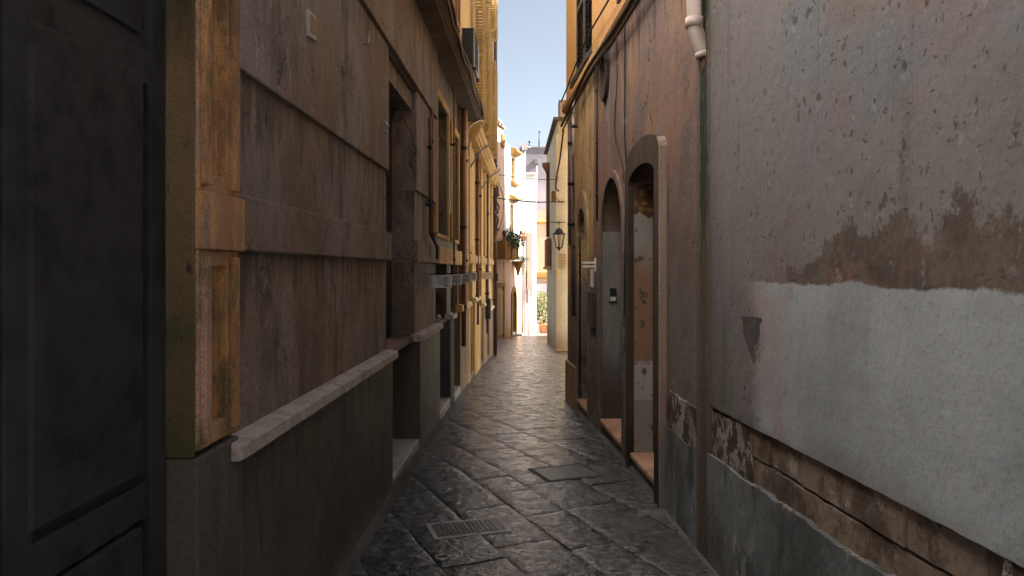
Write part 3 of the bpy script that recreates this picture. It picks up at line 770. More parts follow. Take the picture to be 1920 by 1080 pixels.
# storey above: ochre, with brown shutters and cream surrounds
wins = [(9.3, 10.0)]
MB().prism(FL, rect(8.6, 11.8, 4.03, H1), -.3, -.03, [rect(a, b, 4.9, 6.3) for a, b in wins], .2).build('wall', M['ochre'], L1)
for a, b in wins:
    window(L1, FL, a, b, 4.9, 6.3, -.16, M['whitepaint'], 2, 4)
    louvre_leaf(L1, FL, a-.42, a-.02, 4.9, 6.3, -.028, M['bshut']); louvre_leaf(L1, FL, b+.02, b+.42, 4.9, 6.3, -.028, M['bshut'])
MB().prism(FL, rect(-.6, 3.0, 4.03, H1), -.3, -.035).build('wall', M['white'], L1)  # out of view, whitened to bounce sun onto the right-hand walls
MB().prism(FL, rect(3.0, 8.6, 4.03, H1), -.3, -.035).build('wall', M['bouncegrey'], L1)  # out of view, pale neutral grey to bounce sun across the lane
MB().profile(FL, -.6, 11.79, [(-.2, H1), (.15, H1), (.2, H1+.08), (.2, H1+.16), (-.2, H1+.2)]).build('eaves', M['corn_y'], L1)

# ------------------------------------------------------------------ second left house (ochre)
L2 = thing('ochre_townhouse', 'ochre yellow house with bright cornice beyond the brown one on the left', 'house', (-.8, 15, -.4))
MB().box(FL, 11.8, 19.4, -4.5, -.32, -1.3, 12.9).build('house_body', M['rooftile'], L2)
DC, DD, DE = (12.05, 13.0), (14.5, 15.3), (16.6, 17.4)
ent = [(DC, 2.0), (DD, 1.85), (DE, 1.8)]
uw = [(12.7, 13.3), (14.5, 15.2), (16.8, 17.5)]
MB().prism(FL, rect(11.801, 19.4, -1.2, 4.0), -.30, -.03, [rect(a, b, G(a)-.1, t) for (a, b), t in ent], .2).build('wall', M['ochre'], L2)
MB().prism(FL, rect(11.801, 19.4, 4.001, 12.9), -.30, -.03, [rect(a, b, 4.15, 6.3) for a, b in uw] + [rect(a, b, 6.9, 8.6) for a, b in uw], .2).build('wall', M['ochre'], L2)
for (a, b), t in ent:
    g = G((a+b)/2)
    step(L2, FL, a+.001, b-.001, -.28, -.004, g, .12, M['palepink'])
    panel_door(L2, FL, a, b, g+.12, t, -.21, M['brownwood'], (.5,), leafs=1)
for a0, a1, t in ((11.81, 12.02, 1.0), (13.03, 14.45, 1.02), (15.35, 16.55, .82), (17.45, 19.38, .6)):
    MB().box(FL, a0, a1, -.1, .012, -1.2, t).build('plinth', M['brownwall'] if a0 > 15 else M['corn_y'], L2, .01)
    MB().profile(FL, a0-.03, a1+.03, [(-.05, t+.001), (.03, t+.001), (.05, t+.03), (.03, t+.075), (-.05, t+.095)]).build('plinth_cap', M['cream'], L2)
MB().profile(FL, 11.82, 19.4, [(-.05, 1.70), (.012, 1.70), (.03, 1.74), (.03, 1.84), (-.05, 1.87)]).build('string_course', M['corn_y'], L2)
for a in (11.9, 13.6, 15.9, 18.4): MB().box(FL, a, a+.34, -.05, .018, 1.88, 3.68).build('pilaster_strip', M['corn_y'], L2, .01)
MB().profile(FL, 12.0, 19.4, [(-.2, 3.70), (.10, 3.70), (.105, 3.74), (.14, 3.76), (.14, 3.80), (.18, 3.84), (.18, 3.95), (.13, 4.0), (-.2, 4.02)]).build('cornice', M['corn_y'], L2, .006)
for a, b in uw:
    for z0, z1 in ((4.15, 6.3), (6.9, 8.6)):
        window(L2, FL, a, b, z0, z1, -.16, M['whitepaint'], 2, 4)
        j = MB(); j.box(FL, a-.1, a-.001, -.06, .012, z0, z1+.1); j.box(FL, b+.001, b+.1, -.06, .012, z0, z1+.1); j.box(FL, a, b, -.06, .010, z1+.001, z1+.1)
        j.build('window_surround', M['cream'], L2, .006)
        # shutter leaves standing open, square to the wall
        for q in (a-.03, b+.03):
            FS = lambda s, d, Z, q=q: FL(q+d, s, Z)
            louvre_leaf(L2, FS, .015, .20, z0+.05, z1-.02, -.02, M['yshut'])
MB().profile(FL, 11.8, 19.45, [(-.2, 12.9), (.12, 12.9), (.16, 13.0), (.16, 13.1), (-.2, 13.15)]).build('eaves', M['corn_y'], L2)

# ------------------------------------------------------------------ near right house
R1 = thing('grey_plaster_house', 'grey house on the right with peeling plaster, brown stone course and damp cement foot', 'house', (1.6, 1, 0))
MB().box(FN, -1.4, 4.2, -4.5, -.12, -.6, 6.0).build('house_body', M['rooftile'], R1)
# stone course behind the two coats
def course_stones():
    mb = MB(); rng = random.Random(4)
    for z0, z1 in ((.565, .712), (.724, .90)):
        a = -1.4
        while a < 4.05:
            L = rng.uniform(.28, .74); b = min(a+L, 4.05); o = rng.uniform(-.010, .004); k = rng.random()*50
            lo = jag(a+.005, b-.005, z0, .006, .03, k, 6); hi = jag(b-.005, a+.005, z1+rng.uniform(-.006, .004), .007, .03, k+9, 6)
            mb.prism(FN, lo + hi, -.12, o); a += L
    mb.box(FN, -1.4, 4.05, -.2, -.025, .5, .95)
    return mb.build('stone_course', M['band'], R1, .006)
course_stones()
low = jag(4.06, -1.4, .865, .006, .03, 3)
MB().prism(FN, [(-1.4, 6.0), (4.06, 6.0)] + low, -.12, .022).build('wall', M['rplaster'], R1)
top = jag(-1.4, 4.06, .60, .015, .02, 7, 3.5)
mb = MB().prism(FN, [(4.06, -.4), (-1.4, -.4)] + top, -.12, .028); mb.build('cement_foot', M['cement'], R1)
# crumbly rolled edge on top of the cement
n = len(top); mb = MB(); mb.tube([FN(a, .020, z-.004) for a, z in top], .012, 6, rs=[.004+.016*max(0, mnoise.noise(Vector((a*4, 1, 2)))) for a, z in top])
mb.build('mortar_edge', M['flaky'], R1)
fl = jag(3.50, 4.06, .555, .03, .03, 11) + [(4.06, .83)] + jag(4.06, 3.56, .845, .01, .05, 12)
MB().prism(FN, fl, -.1, .012).build('flaking_patch', M['flaky'], R1)
MB().prism(FN, jag(-.5, 1.93, .58, .03, .03, 21)+[(1.95, .7), (1.92, .86), (-.5, .86)], -.1, .012).build('flaking_patch', M['flaky'], R1)
MB().prism(FN, rect(4.03, 4.24, -.4, 6.0), -.2, .0245).build('rain_channel', M['moss'], R1)
MB().profile(FN, -1.4, 4.2, [(-.2, 6.0), (.08, 6.0), (.12, 6.08), (-.2, 6.15)]).build('eaves', M['corn_y'], R1)

pipe = thing('drainpipe', 'short pinkish white plastic drainpipe ending above the mossy streak on the right wall', 'drainpipe', FN(4.13, .05, 2.8))
mb = MB(); p = lambda z, d, a=4.13: FN(a, d, z)
mb.tube([p(5.9, .075), p(2.965, .075), p(2.95, .075), p(2.82, .028), p(2.775, .018)], .042, 14); mb.build('pipe', M['pvc'], pipe)
MB().tube([p(2.99, .075), p(2.94, .073)], .050, 14).build('collar', M['pvc'], pipe); MB().tube([p(2.805, .025), p(2.775, .018)], .046, 14).build('collar', M['pvc'], pipe)
mb = MB(); mb.tube([p(2.78, .015), p(2.70, .008), p(2.60, .0)], .02, 8, rs=[.034, .024, .006]); mb.build('pipe_stub', M['rustpipe'], pipe)

# ------------------------------------------------------------------ second right house, three arched doors
R2 = thing('rust_pink_house', 'rust pink and ochre house with three arched doorways on the right', 'house', (1.3, 7, -.1))
MB().box(FR, 4.22, 10.1, -4.5, -.32, -.9, 5.8).build('house_body', M['cream'], R2)
for y0, y1 in ((10.12, 13), (13, 16), (16, 20.15)): MB().box(W, 6, 9, (y0 if y0 > 11 else 8.5)+.002, y1, 3.0, 13).build('unseen_sun_blocker', M['white'], R2)  # unseen slabs added to block sun from the ochre house opposite
structure(MB().box(W, 1.7, 9, 10.12, 20.6, -1.4, -.5).build('unseen_bounce_floor', M['white']))  # unseen white floor added to bounce sun onto the ochre and cream houses
MB().box(FR, 8.2, 10.1, -4, -.1, 5.93, 6.9).build('unseen_shade_block', M['cream'], R2)  # unseen block added to keep sun off the left house's upper wall
dA, dB, dC = (5.16, 5.99), (6.40, 7.42), (8.30, 9.02)
hA = arch(dA[0], dA[1], 2.27, .11, -.3); hB = arch(dB[0], dB[1], 1.92, .52, -.4); hC = arch(dC[0], dC[1], 1.97, .33, -.5)
ww = (7.95, 9.15)
# oculus cut
oc = [(7.22+.145*math.cos(2*math.pi*i/24), 3.47+.19*math.sin(2*math.pi*i/24)) for i in range(24)]
MB().prism(FR, [(4.22, -.6), (4.22, 3.72), (10.1, 3.72), (10.1, -.6)], -.30, 0, [hA, hB, hC, oc], .2).build('wall', M['pink'], R2)
MB().prism(FR, rect(4.22, 10.1, 3.721, 5.8), -.30, .018, [rect(ww[0], ww[1], 3.92, 5.55), rect(5.2, 6.2, 3.92, 5.55)], .2).build('wall', M['orange'], R2)
MB().profile(FR, 4.22, 10.12, [(-.1, 3.70), (.045, 3.70), (.075, 3.74), (.075, 3.80), (.06, 3.815), (-.1, 3.83)]).build('string_course', M['orange'], R2)
MB().profile(FR, 4.2, 10.15, [(-.2, 5.8), (.06, 5.8), (.09, 5.86), (-.2, 5.92)]).build('eaves', M['corn_y'], R2)
# oculus moulding and glass
o2 = [(7.22+.195*math.cos(2*math.pi*i/24), 3.47+.245*math.sin(2*math.pi*i/24)) for i in range(24)]
MB().prism(FR, o2, -.05, .04, [oc], .06).build('oculus_frame', M['surround'], R2, .008)
MB().box(FR, 7.0, 7.45, -.19, -.15, 3.25, 3.70).build('oculus_pane', M['glass'], R2)
# nearest door: thick surround with a segmental arch
outA = arch(5.0, 6.10, 2.42, .16, -.25); 
MB().prism(FR, ring(outA, hA), -.02, .045).build('door_surround', M['surround'], R2, .006)
edge_o = arch(4.985, 6.115, 2.43, .165, -.25)
MB().prism(FR, ring([p for p in edge_o if p[0] < 5.1], [p for p in outA if p[0] < 5.1]), -.02, .052).build('surround_edge', M['palepink'], R2, .004)
MB().box(FR, dA[1]-.005, dA[1]+.002, -.19, -.001, -.2, 2.30).build('jamb', M['jamb'], R2)
panel_door(R2, FR, dA[0]-.02, dA[1]+.02, .13, 2.42, -.17, M['tealwood'], (.35, .8), leafs=2)
def raked_step(parent, a0, a1, d0, d1, g, h, mat):
    mb = MB(); mb.box(FR, a0, a1, d0, d1-.02, g-.3, g+h-.045); st = mb.build('doorstep', M['greypilaster'], parent, .01)
    MB().box(FR, a0+.002, a1-.002, d0+.001, d1, g+h-.044, g+h).build('tread', mat, st, .01)
raked_step(R2, dA[0]+.003, dA[1]-.007, -.18, .035, 0, .135, M['steppink'])
# second door: tall pointed-round arch with deep grey reveal
outB = arch(dB[0]-.07, dB[1]+.07, 1.92, .60, -.35)
MB().prism(FR, ring(outB, hB), -.02, .022).build('door_surround', M['pink'], R2, .01)
MB().box(FR, dB[1]-.006, dB[1]+.002, -.21, -.002, -.3, 1.98).build('jamb', M['greyjamb'], R2)
panel_door(R2, FR, dB[0]-.02, dB[1]+.02, .05, 2.5, -.20, M['tealwood'], (.35, .76), leafs=1)
raked_step(R2, dB[0]+.003, dB[1]-.009, -.21, .03, -.04, .16, M['steppink'])
MB().box(FR, dB[0]-.0, dB[0]+.12, -.19, -.145, 1.70, 1.76).build('door_canopy_bracket', M['iron'], R2)
# third door
MB().prism(FR, ring(arch(dC[0]-.05, dC[1]+.06, 2.0, .42, -.45), hC), -.02, .018).build('door_surround', M['pink'], R2, .01)
MB().prism(FR, ring(arch(dC[0]+.05, dC[1]+.02, 2.27, .24, 2.268), arch(dC[0]+.06, dC[1]+.0, 2.0, .31, 1.999)), -.02, .03).build('fanlight_brick', M['brownwall'], R2)
panel_door(R2, FR, dC[0]-.02, dC[1]+.02, -.03, 2.33, -.19, M['brownwood'], (.35, .76), leafs=1)
raked_step(R2, dC[0]+.003, dC[1]-.003, -.2, .03, -.11, .15, M['steppink'])
# foot of the far corner
fo = jag(10.12, 9.1, .38, .02, .06, 31)
MB().prism(FR, [(9.1, -.6), (10.12, -.6)] + fo, -.2, .03).build('plinth', M['brownwall'], R2)
MB().prism(FR, [(6.14, -.3), (6.32, -.3), (6.32, .72), (6.14, .76)], -.1, .02).build('plinth', M['cement'], R2)
MB().prism(FR, [(4.23, -.3)] + [(4.94, -.3), (4.94, .55)] + jag(4.94, 4.23, .56, .02, .05, 41), -.1, .018).build('cement_foot', M['cement'], R2)
MB().prism(FR, jag(4.23, 4.94, .565, .02, .05, 42) + jag(4.94, 4.23, .80, .015, .05, 43), -.1, .014).build('flaking_patch', M['flaky'], R2)
MB().prism(FR, rect(7.60, 8.18, -.3, 3.69), -.1, .012).build('wall_strip', M['pink'], R2)
# upper windows, dark louvred
for a, b in (ww, (5.2, 6.2)):
    window(R2, FR, a, b, 3.92, 5.55, -.13, M['greyshut'], 2, 4)
    louvre_leaf(R2, FR, a-.02, (a+b)/2-.01, 3.94, 5.55, -.02, M['greyshut']); louvre_leaf(R2, FR, (a+b)/2+.01, b+.02, 3.94, 5.55, -.02, M['greyshut'])
    MB().box(FR, a-.08, b+.08, -.1, .085, 3.831, 3.90).build('sill', M['greyshut'], R2, .006)

# ------------------------------------------------------------------ third right house (cream, at the bend)
R3 = thing('cream_corner_house', 'cream yellow house at the bend beyond the rust pink one on the right', 'house', (1.8, 22, -.8))
F3 = frame((1.275, 21), (1.37, 27.2), -1)
mb = MB(); mb.box(W, 1.275, 5, 21, 27.2, -1.9, 5.78); mb.build('wall', M['cream'], R3, .02)
mb = MB(); mb.box(W, 1.235, 1.60, 20.96, 21.02, -1.9, 5.4); mb.box(W, 1.25, 1.274, 21.021, 21.3, -1.9, 1.6); mb.build('corner_pilaster', M['cream'], R3, .01)
MB().box(W, 1.21, 1.31, 20.93, 21.35, 1.38, 1.58).build('pilaster_capital', M['corn_y'], R3, .02)
MB().box(W, 1.2, 1.62, 20.9, 21.3, -1.9, -.65).build('plinth', M['cream'], R3, .03)
mb = MB(); mb.box(W, 1.16, 5, 20.85, 27.25, 5.781, 5.86); mb.build('eaves', M['rooftile'], R3)
mb = MB()
for i, (x, y, h) in enumerate(((1.33, 21.1, .55), (1.3, 23.2, .35), (1.28, 25.2, .42), (1.25, 26.8, .3))): mb.box(W, x, x+.3, y, y+.45, 5.861, 5.861+h)
mb.build('chimney', M['rooftile'], R3, .02)
mb = MB()
for i in range(5): mb.box(W, 1.33, 1.53, 20.915, 20.958, 2.0-.085*i, 2.035-.085*i)
mb.build('vent_slats', M['corn_y'], R3)
F3s = lambda s, d, Z: (1.275-d, 21+s, Z)
sh = MB(); sh.box(F3s, 3.0, 4.6, .001, .16, 1.7, 2.6); sh.build('balcony_box', M['bshut'], R3, .02)
MB().box(F3s, 2.9, 4.7, .001, .2, 1.60, 1.699).build('balcony_floor', M['corn_y'], R3, .02)

# ------------------------------------------------------------------ the far square: pale houses
FB = frame((-.78, 33), (.45, 38.5), 1)         # s along, d towards the lane
s_of = lambda Y: (Y-33)*1.0247
F1 = thing('pale_pink_house', 'narrow pale pink house with ochre door in the far square', 'house', (-.8, 33, -1.6))
MB().box(FB, -3.0, s_of(34.7), -4, 0, -2.4, 8.1).build('wall', M['pinkfar'], F1)
MB().box(FB, -3.05, s_of(34.75), -4, .1, 8.101, 8.2).build('eaves', M['rooftile'], F1)
MB().box(FB, s_of(34.2), s_of(34.7)-.01, .001, .09, 7.2, 7.8).build('wall_box', M['ochrefar'], F1)
rt = MB()
for i in range(6): rt.tube([FB(-1.6+i*.5, -.3, 8.24), FB(-1.6+i*.5, .14, 8.22)], .12, 8)
rt.build('roof_tiles', M['rooftile'], F1)
g = G(34)
panel_door(F1, FB, s_of(33.35), s_of(34.5), g+.12, .62, .03, M['ochredoor'], (.4,), leafs=2, handle=False)
j = MB(); j.box(FB, s_of(33.2), s_of(33.34), .001, .08, g, .78); j.box(FB, s_of(34.51), s_of(34.65), .001, .08, g, .78); j.box(FB, s_of(33.15), s_of(34.68), .001, .09, .781, .98)
j.build('door_surround', M['ochrefar'], F1, .01)
F2 = thing('white_house', 'sunlit white house with ochre window hoods in the far square', 'house', (0, 36.5, -1.7))
a0, a1 = s_of(34.7)+.002, s_of(38.5)
aw0, aw1 = s_of(36.2), s_of(37.1); ad0, ad1 = s_of(36.35), s_of(37.2)
MB().prism(FB, rect(a0, a1, -2.4, 7.55), -4, .02, [rect(aw0, aw1, 5.9, 7.1), rect(aw0-.25, aw1-.3, 3.0, 4.75), arch(ad0, ad1, .15, .38, -1.5)], .2).build('wall', M['white'], F2)
MB().prism(FB, jag(a0+.01, a1-.01, 2.0, .05, .2, 3)[::-1] + [(a0+.01, -2.4), (ad0-.25, -2.4), (ad0-.25, .7), (ad1+.25, .7), (ad1+.25, -2.4), (a1-.01, -2.4)], -.1, .03).build('pink_shade_coat', M['pinkfar'], F2)  # pinkish shade on the lower white front, put into a coat of colour
window(F2, FB, aw0, aw1, 5.9, 7.1, -.1, M['ochrefar'], 1, 3)
window(F2, FB, aw0-.25, aw1-.3, 3.0, 4.75, -.1, M['ochrefar'], 1, 2)
for q0, q1, z in ((aw0-.2, aw1+.2, 7.15), (aw0-.45, aw1-.1, 4.85)):
    MB().profile(FB, q0, q1, [(.0, z), (.10, z+.02), (.34, z+.16), (.36, z+.24), (.0, z+.4)]).build('window_hood', M['ochrefar'], F2, .02)
MB().profile(FB, aw0-.2, aw1+.2, [(0, 5.68), (.2, 5.72), (.26, 5.82), (0, 5.89)]).build('sill', M['ochrefar'], F2, .01)
MB().prism(FB, ring(arch(ad0-.22, ad1+.22, .15, .62, -1.75), arch(ad0, ad1, .15, .38, -1.75)), -.05, .08).build('door_surround', M['ochrefar'], F2, .01)
panel_door(F2, FB, ad0, ad1, -1.6, .6, -.1, M['brownwood'], (.5,), leafs=2, handle=False)
MB().box(FB, ad0-.3, ad1+.3, .001, .35, -2.2, -1.62).build('doorstep', M['palepink'], F2, .02)
# balcony
b0, b1 = s_of(33.1), s_of(35.9)
bal = MB(); bal.box(FB, b0, b1, .031, .42, 2.05, 2.2); bal.box(FB, b0, b1, .36, .42, 2.2, 2.85); bal.box(FB, b0, b0+.06, .031, .36, 2.2, 2.85); bal.box(FB, b1-.06, b1, .031, .36, 2.2, 2.85)
for q in (b0, b0+1.4, b1-.1): bal.box(FB, q, q+.12, .421, .47, 2.1, 3.0)
bal.build('balcony', M['ochrefar'], F2, .01)

# white block, lavender house and the beige front at the end
E2 = thing('white_tower_house', 'narrow white rendered house front beside the grey poles at the lane end', 'house', (1, 42, -2))
MB().box(W, .62, 1.32, 40.5, 46, -2.4, 6.75).build('wall', M['white'], E2, .01)
MB().box(W, .60, 1.34, 40.48, 42, 6.751, 6.85).build('parapet', M['white'], E2)
MB().box(W, .80, 1.12, 40.35, 40.499, .2, 3.6).build('pilaster', M['pinkfar'], E2, .02)
window(E2, lambda s, d, Z: (s, 40.47-d, Z), .72, .98, .3, 1.5, .02, M['ochrefar'], 1, 2)
E1 = thing('lavender_house', 'flat roofed lavender grey house front closing the end of the lane', 'house', (2, 46, -2.2))
mb = MB(); mb.box(W, .5, 6, 44, 50, 5.05, 8.75); mb.build('upper_wall', M['lav'], E1)
MB().box(W, .45, 6, 43.95, 50, 8.751, 8.83).build('coping', M['lav'], E1)
mb = MB(); mb.box(W, 1.33, 6, 43.7, 50, -2.4, 5.049); mb.build('lower_wall', M['far_beige'], E1)
mb = MB(); mb.profile(lambda s, d, Z: (s, 43.7-d, Z), 1.33, 6, [(0, 4.25), (.1, 4.3), (.14, 4.4), (0, 4.5)]); mb.profile(lambda s, d, Z: (s, 43.7-d, Z), 1.33, 6, [(0, 1.05), (.2, 1.15), (.3, 1.35), (.3, 1.45), (0, 1.5)])
mb.build('string_course', M['ochrefar'], E1)
MB().box(W, 1.32, 1.62, 43.83, 43.99, 7.8, 8.1).build('vent', M['acbody'], E1, .02)
MB().tube([(1.46, 43.9, 7.8), (1.46, 43.9, 5.1)], .03, 6).build('vent_pipe', M['greypipe'], E1)
MB().box(W, 1.45, 2.0, 43.4, 43.69, .1, .75).build('wall_box', M['lav'], E1, .02)
MB().box(W, 1.4, 4, 42.9, 43.6, -2.4, -1.6).build('planter_wall', M['far_beige'], E1, .03)
# house behind the camera that closes the lane
BK = thing('rear_house', 'ochre house across the open square behind the viewpoint', 'house', (0, -16, 0))
MB().box(W, -9, 12, -22, -16, -.5, 7).build('wall', M['ochre'], BK)

R4 = thing('unseen_side_house', 'unseen cream house, tall to shade the far square from behind the corner house', 'house', (3, 32, -1.6))
MB().prism(lambda s_, d, Z: (2.6+d, s_, Z), [(27.3, -2.4), (27.3, 10), (34.4, 10), (34.4, 5.9), (36.4, 5.9), (36.4, -2.4)], 0, 5, back=True).build('wall', M['cream'], R4)  # unseen; stepped height shaped to keep sun off the far fronts
# ------------------------------------------------------------------ free-standing fixtures
def curve_pts(pts, n=8):
    P = [Vector(p) for p in pts]; out = []
    for i in range(len(P)-1):
        a, b, c, d = P[max(i-1, 0)], P[i], P[i+1], P[min(i+2, len(P)-1)]
        for k in range(n):
            t = k/n
            out.append(.5*((2*b)+(c-a)*t+(2*a-5*b+4*c-d)*t*t+(3*b-a-3*c+d)*t**3))
    return out+[P[-1]]
def cable(name, label, cat, pts, r, mat, n=8, group=None, smooth=True):
    mb = MB(); mb.tube(curve_pts(pts, n) if smooth else pts, r, 6)
    o = mb.build(name, mat, base=pts[0]); return tag(o, label, cat, group)

# projecting address plates
PG = 'small projecting plates along the left wall'
plates = [(7.69, .165, 1.41, 1.54, 'grey enamel plate with black figures, nearest of the row projecting from the left wall', 'plate'),
          (8.80, .165, 1.415, 1.54, 'second grey plate behind the one with black figures', 'plate'),
          (10.1, .165, 1.41, 1.54, 'third small grey plate of the row, behind the first two on the left wall', 'plate'),
          (11.2, .165, 1.43, 1.55, 'fourth plate of the row, narrow, before the plain beige one', 'plate'),
          (14.4, .215, 1.41, 1.54, 'plain beige plate, farthest of the row on the left wall', 'plate_b')]
for k, (Y, wd, z0, z1, lab, mt) in enumerate(plates):
    d0 = -.03 if Y < 11.8 else .03
    t = thing('address_plate', lab, 'sign', FL(Y, d0, z0), PG)
    FP = lambda s, d, Z, Y=Y: FL(Y-d, s, Z)
    r = .018; o = d0+.004
    pl = [(o+r, z0), (wd, z0), (wd, z1), (o+r*.4, z1), (o, z1-r*.4), (o, z0+r)]
    MB().prism(FP, pl, -.004, .004, back=True).build('plate_face', M[mt], t)
    rim = MB(); rim.box(FP, wd, wd+.012, -.008, .009, z0-.004, z1+.004)
    rim.box(FP, o+.01, wd-.001, .0041, .006, z1-.006, z1-.001); rim.box(FP, o+.02, wd-.001, .0041, .006, z0+.001, z0+.006)
    rim.build('rim', M['rim'], t)
    br = MB(); br.tube([FP(d0-.02, 0, z1+.012), FP(wd, 0, z1+.012)], .005, 6); br.build('bracket', M['iron'], t)
    if k == 0:
        cu = bpy.data.curves.new('figures', 'FONT'); cu.body = '88'; cu.size = .042; cu.extrude = .0006
        cu.materials.append(M['ink'])
        tmp = bpy.data.objects.new('figures_curve', cu); COL.objects.link(tmp); bpy.context.view_layer.update()
        fm = bpy.data.meshes.new_from_object(tmp.evaluated_get(bpy.context.evaluated_depsgraph_get())); bpy.data.objects.remove(tmp)
        to = bpy.data.objects.new('figures', fm); COL.objects.link(to); to.parent = t
        p = Vector(FP(.094, .0048, z0+.012)) - Vector(t['base']); to.location = p; to.rotation_euler = (rad(90), 0, 0)
        ln = MB()
        for i in range(5):
            ln.box(FP, .098, .114, .0042, .0052, z0+.052+i*.013, z0+.059+i*.013); ln.box(FP, .122, .122+(.018 if i % 2 else .010), .0042, .0052, z0+.052+i*.013, z0+.059+i*.013)
            if i < 4: ln.box(FP, .050, .085-.006*(i % 2), .0042, .0052, z0+.045+i*.014, z0+.049+i*.014)
        ln.build('lettering', M['ink'], t)
    elif k < 4:
        ln = MB(); rng = random.Random(k)
        for i in range(6):
            q = .03
            while q < .14:
                L = rng.uniform(.008, .02); ln.box(FP, q, min(q+L, .15), .0042, .0052, z0+.02+i*.016, z0+.028+i*.016); q += L+.007
        ln.build('lettering', M['ink'], t)

# air conditioner
ac = thing('air_conditioner', 'dark grey air conditioning unit on the upper left wall against the sky', 'air conditioner', FL(10.5, 0, 4.45))
MB().box(FL, 10.5, 11.45, .015, .195, 4.47, 5.0).build('casing', M['acbody'], ac, .012)
MB().box(FL, 10.44, 10.499, .034, .18, 4.485, 4.975).build('shaded_end', M['acdark'], ac, .004)  # dark sheet paints the shade on the casing's near end
gl = MB()
for i in range(14): gl.box(FL, 10.6, 11.1, .196, .204, 4.52+i*.033, 4.53+i*.033)
gl.build('grille', M['acdark'], ac)
for a in (10.6, 11.25):
    br = MB(); br.box(FL, a, a+.04, -.03, .21, 4.43, 4.469); br.tube([FL(a+.02, .18, 4.44), FL(a+.02, -.02, 4.30)], .014, 6); br.build('bracket', M['iron'], ac)
ub = thing('meter_box', 'weathered brown slatted box under the dark air conditioning unit', 'box', FL(10.8, .02, 4.28))
MB().box(FL, 10.70, 11.2, -.02, .17, 4.275, 4.425).build('casing', M['bshut'], ub, .01)
mb = MB()
for i in range(3): mb.box(FL, 10.685, 10.699, .0, .17, 4.29+i*.045, 4.318+i*.045)
mb.build('slats', M['cream'], ub)

# pipes and cables on the left
def vpipe(label, F, a, d, z0, z1, r, mat, clips=3, cat='pipe', name='wall_pipe', group=None, tail=None):
    t = thing(name, label, cat, F(a, d, z0), group)
    pts = [F(a, d, z1), F(a, d, z0)]
    if tail: pts += [F(a+x, d+y, z0+z) for x, y, z in tail]
    mb = MB(); mb.tube(pts, r, 10); mb.build('pipe', mat, t)
    for i in range(clips):
        cl = MB(); z = z0+(z1-z0)*(i+.5)/clips; cl.tube([F(a, d, z-.02), F(a, d, z+.02)], r*1.3, 10); cl.box(F, a-.012, a+.012, d-.06, d, z-.012, z+.012); cl.build('clip', M['iron'], t)
    return t
vpipe('dark conduit with curled end left of the first shop window', FL, 7.40, -.005, 1.95, 3.1, .016, M['darkpipe'], 2, tail=[(.05, .03, -.06), (.16, .05, -.12), (.22, .04, -.24)])
vpipe('thin second conduit beside the curled one', FL, 7.56, -.008, 1.98, 3.2, .013, M['rustpipe'], 2, tail=[(.04, .02, -.05), (.1, .03, -.16)])
vpipe('thin pale pipe crossing the string course between the two dark shop windows', FL, 9.43, .02, 1.0, 3.9, .014, M['tancable'], 2)
vpipe('red brown pipe beside the pale rusticated blocks', FL, 10.66, .03, .5, 3.9, .035, M['copperpipe'], 3)
vpipe('cream pipe next to the red brown one', FL, 10.84, .045, 1.0, 3.9, .026, M['creampipe'], 2)
vpipe('brown pipe on the corner of the ochre house with a tan elbow', FL, 13.5, .02, .6, 3.68, .03, M['rustpipe'], 3)
vpipe('slim ochre pipe on the middle of the ochre house', FL, 14.15, .03, .9, 3.68, .022, M['tancable'], 2)
vpipe('dark brown downpipe low on the ochre house ending in a black shoe', FL, 16.3, .03, .2, 3.68, .035, M['darkpipe'], 2)
vpipe('full height purple brown downpipe on the far left corner against the sky', FL, 19.25, .06, -.9, 12.88, .05, M['darkpipe'], 4)
vpipe('cream pipe above the cornice of the ochre house', FL, 12.25, .03, 4.03, 12.88, .035, M['creampipe'], 3)
vpipe('tan pipe above the cornice near the sky', FL, 15.9, .04, 4.03, 12.88, .04, M['tancable'], 3)
vpipe('cream pipe close to the purple brown downpipe', FL, 17.9, .05, 4.03, 12.88, .04, M['creampipe'], 3)
cable('wall_cable', 'bundle of dark cables looped along the front of the near left cornice', 'cable', [FL(a, .25+.012*math.sin(a*3), 4.03+.03*math.sin(a*2.1)) for a in [4+i*.45 for i in range(18)]], .017, M['cable'])
cable('wall_cable', 'thin tan cable draped below the dark cornice bundle', 'cable', [FL(a, .245+.01*math.sin(a*5), 3.985+.025*math.sin(a*2.9)) for a in [5+i*.45 for i in range(16)]], .010, M['tancable'])
cable('wall_cable', 'pale cable rising from the red brown pipe to the cornice end', 'cable', [FL(10.75, .03, 3.2), FL(10.9, .07, 3.62), FL(11.4, .18, 3.86), FL(12.1, .22, 4.0)], .010, M['creampipe'])
cable('wall_cable', 'tan cable from the cornice end down the pale blocks', 'cable', [FL(11.0, .03, 3.0), FL(11.1, .08, 3.5), FL(11.7, .2, 3.82), FL(12.3, .25, 4.05)], .010, M['tancable'])
cable('wall_cable', 'dark cable slanting under the ochre cornice to its bright edge', 'cable', [FL(12.0, .02, 3.25), FL(12.8, .12, 3.62), FL(13.8, .22, 3.9), FL(14.6, .24, 4.1)], .014, M['darkpipe'])
cable('wall_cable', 'dark cable slanting across the far end of the ochre cornice', 'cable', [FL(14.2, .02, 3.1), FL(15.5, .12, 3.5), FL(17.2, .22, 3.85), FL(18.6, .2, 4.1)], .016, M['darkpipe'])
cable('cable_coil', 'tangled brown cable coil hanging at the far left corner', 'cable', [FL(19.0+.1*math.sin(i*1.7), .10+.07*math.sin(i*2.3), 3.9-.075*i+.12*math.sin(i*1.1)) for i in range(20)], .022, M['darkpipe'])
